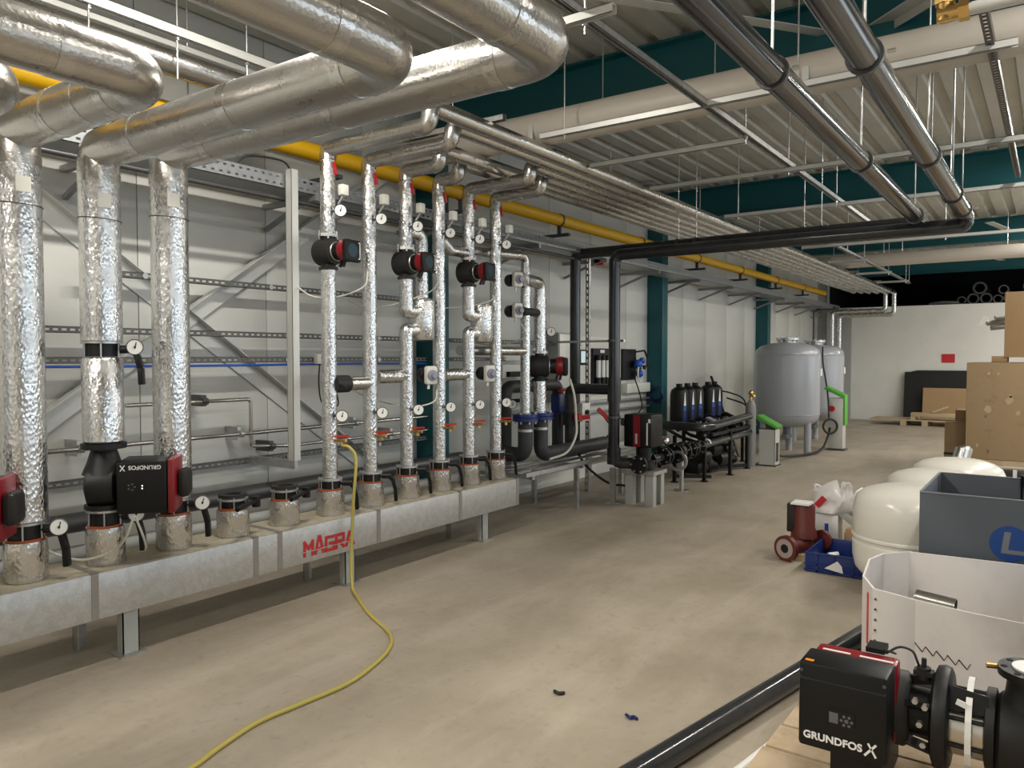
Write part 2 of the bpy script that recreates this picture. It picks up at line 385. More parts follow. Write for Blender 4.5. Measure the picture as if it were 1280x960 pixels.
# roof-level flat bracing bar and cleats
tag(MB().bar((-2.55, 4.05, 3.86), (-1.2, 5.90, 3.86), .10, .008).build('roof_brace_bar', 'galv_pale'), 'pale flat diagonal bar up under the roof, crossing in front of the teal beam', 'brace')
tag(MB().bar((-1.06, 5.76, 3.85), (-.55, 5.28, 3.85), .12, .01).bar((-1.03, 5.80, 3.82), (-.52, 5.32, 3.82), .008, .06).build('roof_brace_plate', 'galv_pale'), 'pale angle plate meeting the teal beam near the brass fitting', 'brace')
for (x, y, l) in ((-1.55, 15.9, 'pale roof cleat on the teal beam left of the far pale pipe'), (-.75, 15.85, 'pale roof cleat on the teal beam above the far pale pipe'), (-1.05, 20.9, 'pale roof cleat on the farthest teal beam below the far pale pipe')):
    tag(MB().bar((x-.22, y-.6, 3.88), (x, y-.02, 3.82), .13, .01).build('roof_cleat', 'galv_pale'), l, 'brace', 'roof cleats')
# fluorescent battens on the roof
def lamp(x, y, label, dz=0.0, pw=1.0):
    t = thing('batten_lamp', (x, y, 3.78), label, 'lamp', 'batten lamps')
    zz = 3.78+dz
    MB().box((x-.05, y-.75, 3.80), (x+.05, y+.75, 3.86)).build('housing', 'white_plastic', t, bevel=.006)
    MB().cyl((x, y-.72, 3.775), (x, y+.72, 3.775), .02, n=10).build('tube', 'lamp_glow', t)
    for yy in (-.5, .5): MB().cyl((x, y+yy, 3.86), (x, y+yy, 4.07-dz), .004, n=6).build('rod', 'galv', t)
    l = area('lamp_light', (0, 0, -.035), (0, 0, 0), .12, 1.4, LAMP_POWER*pw, (1.0, 0.955, 0.875)); l.parent = t
    t.location.z += dz
for y in (-2.6, 0, 2.5): lamp(-3.05, y, 'white batten lamp hung from the roof above the thick foil pipes', 0, 1.5)
for k, y in enumerate((-2.4, .6, 3.6, 6.7, 9.5, 12.6, 14.9, 18.6)): lamp(.5, y, 'white batten lamp in the roof row on the right-hand side of the hall', .2, (.75, .75, .75, 1.2, 1.5, 1.5, 1.5, 1.5)[k])
for y in (12.6, 14.9, 18.6): lamp(3.4, y, 'white batten lamp of the unseen row added to brighten the far wall', .2, 1.6)  # extra row added out of view to lift the light on the far wall
# ================================================================== heating manifold with its risers
XR = -4.17; YR = [1.68+.393*i for i in range(-1, 12)]      # YR[0] stands just outside the frame
ZT = .49
def ry(i): return 1.68+.393*i
man = thing('distribution_manifold', (XR, 3.2, 0), 'long silver sheet-clad manifold box on legs carrying all the foil risers', 'manifold')
YM0, YM1 = .35, 5.74; XF = -4.0; XBk = -4.37
MB().box((XBk, YM0, .245), (XF, YM1, ZT-.004)).build('casing', 'manifold_sheet', man, bevel=.006)
MB().box((XBk+.012, YM0+.01, ZT-.004), (XF-.012, YM1-.01, ZT+.001)).build('dusty_top', 'dusty_sheet', man)
for y in (.98, 1.93, 2.90, 3.08, 3.95, 4.89, 5.715):
    MB().box((XF, y-.018, .247), (XF+.0035, y+.018, ZT+.002)).box((XBk+.01, y-.018, ZT), (XF+.0035, y+.018, ZT+.0035)).build('joint_strip', 'strip_tape', man)
for y in (.55, 2.13, 3.70, 5.27):
    g = MB().box((XF-.09, y-.045, 0.012), (XF-.03, y-.039, .245)).box((XF-.036, y-.045, .012), (XF-.03, y+.045, .245)).box((XF-.09, y+.039, .012), (XF-.03, y+.045, .245))
    g.build('leg', 'grey_paint', man)
    g2 = MB().box((XBk+.03, y-.16, .012), (XBk+.036, y-.09, .245)).box((XBk+.03, y-.16, .012), (XBk+.09, y-.154, .245)).build('leg', 'galv', man)
    MB().box((XF-.12, y-.07, 0), (XF, y+.07, .012)).build('foot_plate', 'galv', man)
GLY = {'M': [((0, 0), (0, 1)), ((0, 1), (.5, .5)), ((.5, .5), (1, 1)), ((1, 1), (1, 0))], 'a': [((0, 0), (.42, 1.22)), ((.42, 1.22), (.58, 1.22)), ((.58, 1.22), (1, 0)), ((.2, .33), (.8, .33))], 'A': [((0, 0), (.42, 1)), ((.42, 1), (.58, 1)), ((.58, 1), (1, 0)), ((.2, .3), (.8, .3))],
       'G': [((1, 1), (0, 1)), ((0, 1), (0, 0)), ((0, 0), (1, 0)), ((1, 0), (1, .5)), ((1, .5), (.5, .5))], 'R': [((0, 0), (0, 1)), ((0, 1), (1, 1)), ((1, 1), (1, .5)), ((1, .5), (0, .5)), ((.35, .5), (1, 0))]}
for k, ch in enumerate('MaGRA'):                      # block lettering, split by a thin pale line
    mb = MB(); y0 = 3.275+k*.0905; wl_, hl_ = .066, .088
    for (a, b) in GLY[ch]:
        A_ = V(XF+.002+.00012*len(mb.v)/8, y0+a[0]*wl_, .292+a[1]*hl_); B_ = V(XF+.002+.00012*len(mb.v)/8, y0+b[0]*wl_, .292+b[1]*hl_); e_ = (B_-A_).normalized()*.009
        mb.bar(A_-e_, B_+e_, .021, .002, up=(1, 0, 0))
    o_ = mb.build('letter', 'red_print', man); o_['label'] = 'red printed letter of the MAGRA name'
MB().box((XF+.002, 3.25, .315), (XF+.0052, 3.73, .3195)).build('lettering_cut', 'manifold_sheet', man)

def dial(t, c, face, r=.042, name='gauge', stem=None):
    f = V(face).normalized(); c = V(c)
    m = MB().lathe(c, f, [(r*.6, -.022), (r, -.018), (r*1.06, .004), (r*.98, .008), (r*.93, .004)], 20)
    if stem: m.cyl(stem, c-f*.015, .010, n=8)
    g = m.build(name, 'steel_dark' if name == 'gauge' else 'black_plastic', t)
    MB().cyl(c+f*.004, c+f*.0055, r*.93, n=20).build('dial_face', 'dial_white', g)
    u, v = frame(f); 
    MB().bar(c+f*.007-v*r*.2, c+f*.007+(v*.9+u*.25)*r*.7, .005, .001, up=f).cyl(c+f*.005, c+f*.009, .006, n=8).build('needle', 'black_plastic', g)
    return g
CAMF = Vector((.93, -.36, 0)).normalized()
def face_dir(p):
    d = Vector((0.6, -0.4, 1.6))-V(p); d.z *= .25; return d.normalized()
def stub(i, ztop, label, gasket=True):
    y = ry(i); t = thing('manifold_stub', (XR, y, ZT), label, 'pipe stub', 'foil stubs on the manifold')
    z0 = ZT+.0035
    MB().lathe((XR, y, z0), (0, 0, 1), [(.098, 0), (.1, .01), (.097, (ztop-z0)*.5), (.1, (ztop-z0)*.55), (.096, ztop-z0)], 24).build('foil_wrap', 'foil', t)
    if gasket: MB().cyl((XR, y, ztop), (XR, y, ztop+.012), .088, n=20).build('gasket', 'orange_gasket', t)
    return t
def butterfly(y, z0, z1, label, lever='down', gauge=True, rr=.085, mirror=1):
    t = thing('butterfly_valve', (XR, y, z0), label, 'valve', 'black butterfly valves')
    zc = (z0+z1)/2
    MB().cyl((XR, y, z0+.004), (XR, y, z1-.004), rr*.93, n=24).build('body', 'black_iron', t)
    MB().lathe((XR, y, z1-.012), (0, 0, 1), [(rr*1.12, 0), (rr*1.12, .012), (rr*1.0, .014)], 24).build('flange', 'galv', t)
    for k in range(6):
        a = math.radians(30+60*k); MB().cyl((XR+rr*1.02*math.cos(a), y+rr*1.02*math.sin(a), z0), (XR+rr*1.02*math.cos(a), y+rr*1.02*math.sin(a), z1+.01), .0045, n=6).build('bolt', 'galv', t)
    d = Vector((.75, .66, 0)).normalized()
    p = V(XR, y, zc) + d*rr
    if lever == 'down':
        q = p+d*.075
        MB().cyl(p-d*.02, q, .022, n=12).build('neck', 'black_iron', t)
        mb = MB(); pts = [q-d*.02+V(0, 0, .0), q+d*.012+V(0, 0, -.03), q+d*.03+V(0, 0, -.10), q+d*.035+V(0, 0, -.19)]
        for a, b in zip(pts, pts[1:]): mb.bar(a, b, .042, .026, up=d)
        mb.build('lever', 'black_plastic', t, bevel=.003)
        if gauge: dial(t, q+V(.02, -.01, .012), face_dir(q), .041, name='gauge')
    else:
        q = p+d*.06
        MB().cyl(p-d*.02, q, .02, n=12).build('neck', 'black_iron', t)
        e = q + V(.17, -.30, -.0)*.75
        MB().bar(q+V(0, 0, .012), e+V(0, 0, .002), .026, .02).cyl(q+V(0, 0, -.03), q+V(0, 0, .035), .026, n=12).cyl(e-V(.03, -.05, 0), e, .014, n=8).build('lever', 'black_plastic', t)
    return t
# stubs on the manifold
nm = ['leftmost foil stub standing below the first thick riser', 'foil stub below the pump with the black square head', 'foil stub below the third thick riser',
      'foil stub closed by a black cap, nearer the camera of the two', 'foil stub closed by a black cap, just left of the red lettering',
      'foil stub below the slim riser with the yellow hose', 'foil stub below the second slim riser', 'foil stub below the third slim riser',
      'foil stub below the fourth slim riser', 'foil stub below the fifth slim riser', 'foil stub below the last slim riser at the manifold end']
for i in range(11):
    stub(i, .69 if i < 3 else (.655 if i < 5 else .665), nm[i])
bn = {0: 'black butterfly valve with dial at the foot of the leftmost thick riser', 2: 'black butterfly valve with dial at the foot of the third thick riser',
      1: 'black butterfly valve with dial under the square-headed pump', 5: 'black butterfly valve under the slim riser with the yellow hose', 6: 'black butterfly valve under the second slim riser',
      7: 'black butterfly valve under the third slim riser', 8: 'black butterfly valve under the fourth slim riser', 9: 'black butterfly valve under the fifth slim riser', 10: 'black butterfly valve under the last slim riser'}
for i in bn:
    butterfly(ry(i), .702 if i < 3 else .677, .785 if i < 3 else .745, bn[i], gauge=i < 3, rr=.085 if i < 3 else .078)
butterfly(ry(1), 1.60, 1.685, 'black butterfly valve with dial halfway up the middle thick riser', rr=.092)
for i, l in ((3, 'black cap valve with horizontal lever on the first closed stub'), (4, 'black cap valve with horizontal lever on the second closed stub')):
    v = butterfly(ry(i), .667, .725, l, lever='flat', rr=.082)
    MB().cyl((XR, ry(i), .724), (XR, ry(i), .735), .06, n=20).ring((XR, ry(i), .725), (XR, ry(i), .75), .085, .05).build('cap', 'charcoal', v)
# thick foil risers, running up and across under the roof
RB = .102
def riser_big(i, z0, zrun, xend, yend, label, cuts=()):
    y = ry(i); t = thing('thick_foil_riser', (XR, y, z0), label, 'pipe', 'thick foil risers')
    segs = []; lo = z0
    for a, b in cuts: segs.append((lo, a)); lo = b
    for a, b in segs:
        MB().lathe((XR, y, a), (0, 0, 1), [(RB*.9, 0), (RB, .012), (RB, b-a-.012), (RB*.92, b-a)], 28).build('foil_wrap', 'foil', t)
    MB().tube([(XR, y, lo), (XR, y, zrun-.135)], RB, 28).build('foil_wrap', 'foil', t)
    MB().tube([(XR, y, zrun-.14), (XR, y, zrun), (XR+.4, y, zrun)], RB*1.005, 28, bend=.125, seg=8, caps=False).tube([(XR+.3, y, zrun), (xend, y, zrun), (xend, yend, zrun)], RB*1.04, 32, bend=.15, seg=10).build('cross_run', 'foil_smooth', t)
    MB().ring((XR, y, zrun-.18), (XR, y, zrun-.13), RB+.003, RB-.01, 28).build('tape_band', 'foil_tape', t)
    for x in (XR+.42, (XR+xend)/2+.1, xend-.28): MB().ring((x, y, zrun), (x+.06, y, zrun), RB*1.04+.003, RB, 28).build('tape_band', 'foil_tape', t)
    yy = y-.32
    while yy > -.4: MB().ring((xend, yy, zrun), (xend, yy-.06, zrun), RB*1.04+.003, RB, 28).build('tape_band', 'foil_tape', t); yy -= .75
    d = face_dir((XR, y, 2.2)); d.z = 0; d = (d+V(0, .25, 0)).normalized(); s = V(-d.y, d.x, 0)
    MB().obox(V(XR, y, zrun-.28)+d*(RB+.003), (.004, .065, .075), Matrix((d, s, (0, 0, 1))).transposed()).build('paper_label', 'white_plastic', t)
    MB().torus((XR, y, zrun-.37), (0.05, .03, 1), RB+.003, .0028, 28, 6).build('tie_wire', 'steel_dark', t)
riser_big(0, .79, 2.715, -2.96, -1.5, 'leftmost thick foil riser, turning back overhead at the top left corner')
riser_big(1, 1.14, 2.70, -1.97, -1.5, 'middle thick foil riser interrupted by a valve and the square-headed pump', cuts=((1.597, 1.688),))
riser_big(2, .79, 2.765, -1.55, -1.5, 'third thick foil riser, its cross run reaching farthest to the right')
riser_big(-1, 1.14, 2.66, -3.32, -1.5, 'thick foil pipe end peeking in at the far left edge under the roof')
# square-headed pumps
def pump_big(y, xs, zc, label):
    t = thing('circulator_pump', (XR, y, .79), label, 'pump', 'square-headed pumps')
    MB().lathe((XR, y, .79), (0, 0, 1), [(.10, 0), (.10, .022), (.06, .024), (.06, .04)], 24).build('flange', 'black_iron', t)
    MB().lathe((XR, y, 1.14), (0, 0, -1), [(.112, 0), (.112, .028), (.065, .03), (.062, .06)], 24).build('flange', 'black_iron', t)
    MB().lathe((XR-.09, y, zc), (1, 0, 0), [(.06, 0), (.115, .02), (.125, .09), (.115, .15), (.08, .17)], 24).tube([(XR, y, .82), (XR-.01, y, .9)], .066, 16).lathe((XR, y, zc+.06), (0, 0, 1), [(.11, 0), (.085, .06), (.065, 1.1-zc-.06)], 20).build('volute', 'black_iron', t)
    MB().lathe((XR+.055, y, zc), (1, 0, 0), [(.078, 0), (.078, .02), (.07, .022), (.07, .03)], 24).build('clamp_ring', 'galv', t)
    MB().cyl((XR+.07, y, zc), (XR+.2, y, zc), .05, n=20).build('motor_neck', 'stainless', t)
    h = MB().box((XR+.15+xs, y-.135, zc-.145), (XR+.40+xs, y+.135, zc+.135)).build('control_head', 'black_plastic', t, bevel=.014)
    MB().box((XR+.40+xs, y-.135, zc-.15), (XR+.437+xs, y+.135, zc+.14)).build('red_collar', 'pump_red', t, bevel=.012)
    MB().box((XR+.437+xs, y-.075, zc-.08), (XR+.50+xs, y+.075, zc+.075)).build('end_cap', 'charcoal', t, bevel=.028)
    yf = y-.1355
    text('lettering', 'GRUNDFOS', .030, (XR+.372+xs, yf, zc+.112), (-1, 0, 0), (0, 0, -1), 'white_print', h, thick=.0015, ow=.0006)
    MB().bar((XR+.172+xs, yf, zc+.085), (XR+.194+xs, yf, zc+.116), .005, .002, up=(0, -1, 0)).bar((XR+.194+xs, yf, zc+.085), (XR+.172+xs, yf, zc+.116), .005, .002, up=(0, -1, 0)).build('emblem', 'white_print', h)
    MB().box((XR+.275+xs, yf-.001, zc-.012), (XR+.281+xs, yf, zc-.006)).box((XR+.275+xs, yf-.001, zc+.002), (XR+.281+xs, yf, zc+.008)).build('status_light', 'led', h)
    mb = MB()
    for a in range(5): mb.cyl((XR+.225+xs+.016*math.cos(a*1.256), yf-.001, zc+.0+.016*math.sin(a*1.256)), (XR+.225+xs+.016*math.cos(a*1.256), yf+.001, zc+.016*math.sin(a*1.256)), .005, n=8)
    mb.build('keypad', 'grey_print', h)
    t.rotation_euler.z = math.radians(50)
    return t
pump_big(ry(1), -.065, .915, 'black pump with square control head and red collar on the middle thick riser')
pump_big(ry(-1), -.13, .90, 'black pump with red collar cut off by the left picture edge')
tag(MB().curve([(-3.75, 2.0, .79), (-3.78, 1.98, .7), (-3.95, 2.0, .60), (-4.05, 1.9, .56), (-4.12, 1.8, .60), (-4.15, 1.75, .66), (-4.3, 1.79, .76)], .006, 8).build('signal_cable', 'cable_white'), 'pale cable looping from the square-headed pump across the foil stub', 'cable')
tag(MB().curve([(-3.8, 2.04, .79), (-3.83, 2.1, .66), (-4.0, 2.2, .56), (-4.1, 2.2, .53)], .006, 8).build('signal_cable', 'cable_white'), 'pale cable dropping behind the square-headed pump to the manifold', 'cable')
tag(MB().curve([(-3.66, 1.22, .78), (-3.64, 1.3, .70), (-3.72, 1.38, .72), (-3.85, 1.42, .62), (-3.95, 1.35, .52)], .006, 8).build('signal_cable', 'cable_white'), 'pale cable under the pump at the left picture edge', 'cable')
# ================================================================== slim risers with their small pumps, dials and sensors
RS = .053; ZX = 3.05; ZB = 3.17; YBE = 20.4
BX = {5: -3.22, 6: -3.37, 9: -3.525, 10: -3.675, 7: -3.815, 8: -3.955}
ordn = {5: 'first', 6: 'second', 7: 'third', 8: 'fourth', 9: 'fifth', 10: 'sixth'}
what = {5: 'with the yellow hose on its drain tap', 6: 'joined to the first by a short cross pipe', 7: 'with a fat foil pot at mid height',
        8: 'running straight up beside the teal column', 9: 'its foil pot half hidden by the last', 10: 'standing at the end of the manifold'}
def slim_riser(i):
    y = ry(i); x = BX[i]
    t = thing('slim_foil_riser', (XR, y, .75), '%s slim foil riser from the left, %s' % (ordn[i], what[i]), 'pipe', 'slim foil risers')
    cuts = {5: [(.75, 2.215), (2.46, None)], 6: [(.75, None)], 7: [(.75, 1.80), (1.97, 2.215), (2.46, None)], 8: [(.75, None)], 9: [(.75, 1.80), (1.97, 2.215), (2.46, None)], 10: [(.75, None)]}[i]
    for a, b in cuts:
        if b is None:
            MB().cyl((XR, y, a), (XR, y, ZX-.075), RS, n=20).build('foil_wrap', 'foil', t)
        else: MB().cyl((XR, y, a), (XR, y, b), RS, n=20).build('foil_wrap', 'foil', t)
    MB().tube([(XR, y, ZX-.08), (XR, y, ZX), (x, y, ZX), (x, y, ZB), (x, y+.3, ZB)], RS*1.04, 18, bend=.07, seg=6, caps=False).build('cross_run', 'foil_smooth', t)
    MB().cyl((x, y+.25, ZB), (x, YBE-.15*list(BX).index(i) if i > 6 else YBE, ZB), .054, n=16).build('long_run', 'foil_smooth', t)
    if i in (7, 9):
        yc = y+.185
        MB().lathe((XR, yc, 1.73), (0, 0, 1), [(.03, 0), (.085, .008), (.097, .03), (.1, .17), (.097, .31), (.085, .34), (.04, .352)], 24).build('foil_pot', 'foil', t)
        MB().tube([(XR, y, 2.0), (XR, y, 1.965), (XR, y+.12, 1.965)], RS*1.05, 18, bend=.05).build('elbow', 'foil', t)
        MB().tube([(XR, y, 1.78), (XR, y, 1.815), (XR, y+.12, 1.815)], RS*1.05, 18, bend=.05).build('elbow', 'foil', t)
        if i == 7: MB().tube([(XR, y+.03, 2.585), (XR, yc, 2.585), (XR, yc, 2.06)], RS*.95, 18, bend=.07).build('bypass', 'foil', t)
        # side branch with an actuated mixing valve
        MB().tube([(XR, y-.01, 1.455), (XR-.10, y-.20, 1.45)], RS, 18).build('branch', 'foil', t)
    # lower dial, drain tap, upper dial, pressure sensor, red vent handle
    for z, nmx in ((1.19, 'lower'), (2.615, 'upper')):
        c = V(XR+.115, y+.012, z); dial(t, c, face_dir(c), .041, stem=(XR+.04, y, z))
    d = MB().cyl((XR+.04, y, 1.02), (XR+.15, y+.015, 1.02), .013, n=10).cyl((XR+.11, y+.011, 1.02), (XR+.11, y+.011, .985), .012, n=8).build('drain_tap', 'brass', t)
    MB().bar((XR+.075, y-.02, 1.045), (XR+.145, y+.05, 1.05), .022, .012).build('tap_handle', 'red_handle', d)
    s = MB().box((XR+.115, y-.012, 2.715), (XR+.165, y+.048, 2.79)).build('pressure_sensor', 'white_plastic', t, bevel=.008)
    MB().cyl((XR+.14, y+.016, 2.715), (XR+.10, y+.008, 2.66), .008, n=8).build('sensor_stem', 'galv', s)
    MB().obox((XR+.056, y+.018, 2.915), (.012, .022, .085), Matrix.Rotation(.3, 3, 'X')).build('vent_handle', 'red_handle', t)
    return t
for i in BX: slim_riser(i)
def pump_small(x, y, z, label, rot=4, k=1.0, union=True):
    t = thing('small_circulator_pump', (x, y, z-.12*k), label, 'pump', 'small circulator pumps')
    b = MB().lathe((x-.085*k, y, z), (1, 0, 0), [(.05*k, 0), (.092*k, .012*k), (.098*k, .10*k), (.088*k, .155*k), (.06*k, .165*k)], 24).build('insulation_shell', 'charcoal', t)
    MB().cyl((x, y, z-.12*k), (x, y, z+.12*k), .052*k, n=20).build('pump_pipe', 'black_iron', t)
    for zz in (z+.105*k, z-.125*k):
        MB().cyl((x, y, zz), (x, y, zz+.022*k), .068*k, n=6 if union else 20).build('union_nut', 'galv' if zz > z else 'black_iron', t)
    for a in range(4):
        q = math.radians(45+90*a); MB().cyl((x+.06*k*math.cos(q), y+.06*k*math.sin(q), z+.09*k), (x+.06*k*math.cos(q), y+.06*k*math.sin(q), z+.15*k), .006*k, n=6).build('bolt', 'galv', t)
    MB().lathe((x+.07*k, y, z), (1, 0, 0), [(.062*k, 0), (.064*k, .05*k), (.068*k, .08*k)], 24).build('motor_can', 'black_plastic', t)
    MB().torus((x+.085*k, y, z), (1, 0, 0), .062*k, .006*k, 24, 6).build('clamp_ring', 'galv', t)
    MB().lathe((x+.14*k, y, z), (1, 0, 0), [(.070*k, 0), (.080*k, .02*k), (.080*k, .06*k)], 24).build('red_collar', 'pump_red', t)
    h = MB().box((x+.195*k, y-.072*k, z-.082*k), (x+.235*k, y+.085*k, z+.072*k)).build('control_head', 'black_plastic', t, bevel=.016*k)
    MB().cyl((x+.2345*k, y-.004*k, z-.002*k), (x+.2365*k, y-.004*k, z-.002*k), .046*k, n=24).build('display', 'screen_blue', h)
    MB().box((x+.2345*k, y+.064*k, z-.06*k), (x+.2365*k, y+.069*k, z+.055*k)).box((x+.2345*k, y+.052*k, z+.05*k), (x+.2365*k, y+.069*k, z+.055*k)).box((x+.2345*k, y+.052*k, z-.06*k), (x+.2365*k, y+.069*k, z-.055*k)).build('light_bracket_mark', 'white_print', h)
    for dx in (.15, .18): MB().cyl((x+dx*k, y-.02*k, z-.072*k), (x+(dx-.01)*k, y-.03*k, z-.115*k), .011*k, n=8).build('cable_gland', 'black_plastic', h)
    t.rotation_euler.z = math.radians(rot)
    return t
pump_small(XR, ry(5), 2.335, 'small black pump with red collar high on the first slim riser')
pump_small(XR, ry(7), 2.335, 'small black pump with red collar above the first fat foil pot')
pump_small(XR, ry(9), 2.335, 'small black pump with red collar high on the fifth slim riser')
# pot-side actuators and the other foil links
def actuator(x, y, z, label, rot=-20):
    t = thing('valve_actuator', (x, y, z-.07), label, 'actuator', 'white valve actuators')
    MB().lathe((x-.16, y, z), (1, 0, 0), [(.045, 0), (.06, .02), (.06, .09), (.04, .1), (.04, .135)], 18).build('valve_body', 'black_iron', t)
    MB().box((x-.03, y-.052, z-.075), (x+.03, y+.052, z+.075)).build('housing', 'white_plastic', t, bevel=.02)
    MB().lathe((x+.03, y, z), (1, 0, 0), [(.045, 0), (.043, .012), (.028, .02), (.024, .05), (.0, .052)], 18).build('knob', 'sensor_grey', t)
    MB().cyl((x, y-.02, z-.075), (x, y-.022, z-.11), .011, n=8).build('cable_gland', 'white_plastic', t)
    t.rotation_euler.z = math.radians(rot)
actuator(XR+.06, ry(7)+.22, 1.455, 'white valve actuator with grey knob between the third and fourth slim risers')
actuator(XR+.06, ry(9)+.22, 1.455, 'white valve actuator with grey knob between the fifth and last slim risers')
actuator(-4.25, 6.07, 2.35, 'upper of two white valve actuators right of the last slim riser')
actuator(-4.25, 6.07, 2.05, 'lower of two white valve actuators right of the last slim riser')
t = thing('cross_pipe', (XR, ry(5)+.2, 1.36), 'short horizontal foil pipe with a dark valve linking the first two slim risers', 'pipe')
MB().cyl((XR, ry(5)+.10, 1.41), (XR, ry(6), 1.41), RS*.95, n=18).build('foil_wrap', 'foil_smooth', t)
MB().cyl((XR+.02, ry(5)+.02, 1.41), (XR+.02, ry(5)+.15, 1.41), .062, n=16).cyl((XR+.02, ry(5)+.04, 1.41), (XR+.14, ry(5)+.03, 1.40), .012, n=8).build('check_valve', 'charcoal', t)
tag(MB().tube([(XR, ry(8)+.04, 2.57), (XR, ry(8)+.15, 2.50), (XR, ry(9)-.04, 2.50)], .046, 16, bend=.05).build('foil_link', 'foil'), 'short bent foil link between the fourth and fifth slim risers', 'pipe')
k1 = thing('foil_drop_pipe', (-4.3, 6.28, 1.03), 'bent foil pipe leaving the fifth riser and dropping behind the two actuators', 'pipe')
MB().tube([(XR-.03, ry(9)+.04, 2.53), (-4.3, 5.6, 2.56), (-4.3, 6.28, 2.60), (-4.3, 6.28, 2.45)], .046, 16, bend=.07).build('top_run', 'foil_smooth', k1)
MB().cyl((-4.3, 6.28, 2.47), (-4.3, 6.28, 1.04), .05, n=18).build('foil_wrap', 'foil', k1)
MB().cyl((-4.3, ry(9)+.03, 1.66), (-4.3, 6.26, 1.66), .043, n=16).build('level_run', 'foil_smooth', k1)
k2 = thing('foil_drop_pipe', (-4.3, 6.54, 1.0), 'foil drop pipe holding the large red-collared pump above the blue flanges', 'pipe')
MB().tube([(-4.22, 6.14, 2.355), (-4.3, 6.54, 2.355), (-4.3, 6.54, 2.2)], .06, 16, bend=.07).build('top_elbow', 'foil', k2)
MB().cyl((-4.25, 6.15, 2.05), (-4.3, 6.52, 2.05), .04, n=14).build('side_branch', 'charcoal', k2)
MB().cyl((-4.3, 6.54, 2.21), (-4.3, 6.54, 1.64), .066, n=18).build('foil_wrap', 'foil', k2)
MB().cyl((-4.3, 6.54, 1.38), (-4.3, 6.54, 1.0), .068, n=18).build('foil_wrap', 'foil', k2)
c = V(-4.2, 6.60, 1.86); dial(k2, c, face_dir(c), .045, stem=(-4.29, 6.55, 1.86))
pump_small(-4.3, 6.54, 1.51, 'larger black pump with red collar above the blue flanges', rot=28, k=1.22, union=False)
# foil pipes dropping in the far corner
for (dx, x1, z1, l) in ((0, -4.62, 2.74, 'foil pipe dropping down the far corner, the one nearer the grey tanks'), (.14, -4.46, 2.64, 'foil pipe dropping down the far corner, the one nearer the white wall')):
    tag(MB().tube([(-3.40+dx*1.3, 20.45+dx*.4, 3.17), (-3.40+dx*1.3, 20.45+dx*.4, z1), (x1, 20.45+dx*.4, z1), (x1, 20.45+dx*.4, .05)], .055, 14, bend=.08).build('foil_drop', 'foil'), l, 'pipe', 'foil drops in the far corner')
# ================================================================== overhead: yellow gas pipe, cable tray, struts, hangers
g = thing('gas_pipe', (-4.58, 8, 3.08), 'long yellow gas pipe running along the wall behind the risers', 'pipe')
MB().cyl((-4.58, -1.5, 3.14), (-4.58, 19.4, 3.14), .066, n=20).build('pipe_run', 'yellow_pipe', g)
for y in (2.35, 4.0, 5.6, 7.35, 9.4, 11.4, 13.4, 15.5, 17.5):
    MB().ring((-4.58, y, 3.14), (-4.58, y+.03, 3.14), .073, .066, 20).build('clamp', 'steel_dark', g)
    MB().box((-4.60, y+.0, 2.97), (-4.56, y+.03, 3.075)).box((-4.95, y-.01, 2.955), (-4.45, y+.04, 2.985)).build('support', 'steel_dark', g)
tr = thing('cable_tray', (-4.68, 10, 2.80), 'long perforated grey cable tray on brackets along the wall', 'cable tray')
MB().box((-4.86, 1.9, 2.80), (-4.50, 20.7, 2.805)).build('tray_floor', 'tray_galv', tr)
mb = MB().box((-4.503, 1.9, 2.80), (-4.50, 20.7, 2.82)).box((-4.503, 1.9, 2.835), (-4.50, 20.7, 2.87)).box((-4.503, 1.9, 2.885), (-4.50, 20.7, 2.90)); yy = 1.9
while yy < 10.5:                                       # rows of punched slots (true openings)
    mb.box((-4.503, yy, 2.82), (-4.50, yy+.035, 2.835)).box((-4.503, yy+.03, 2.87), (-4.50, yy+.065, 2.885)); yy += .06
mb.box((-4.503, 10.5, 2.82), (-4.50, 20.7, 2.835)).box((-4.503, 10.5, 2.87), (-4.50, 20.7, 2.885))
mb.build('outer_lip', 'tray_galv', tr)
MB().box((-4.86, 1.9, 2.805), (-4.857, 20.7, 2.90)).build('inner_lip', 'tray_galv', tr)
for y in [2.3+1.5*k for k in range(13)]:
    MB().box((-5.11, y, 2.76), (-4.48, y+.04, 2.80)).bar((-5.10, y+.02, 2.60), (-4.62, y+.02, 2.77), .03, .03).build('bracket', 'tray_galv', tr)
MB().curve([(-4.6, 2, 2.82), (-4.65, 6, 2.825), (-4.58, 10, 2.82), (-4.66, 15, 2.825), (-4.6, 20, 2.82)], .014, 8, 8).build('tray_cable', 'rubber', tr)
MB().curve([(-4.72, 2, 2.82), (-4.75, 7, 2.825), (-4.7, 12, 2.82), (-4.75, 20, 2.82)], .014, 8, 8).build('tray_cable', 'rubber', tr)
MB().cyl((-4.54, 1.2, 2.735), (-4.54, 7.6, 2.735), .018, n=10).build('conduit', 'steel_dark', tr)
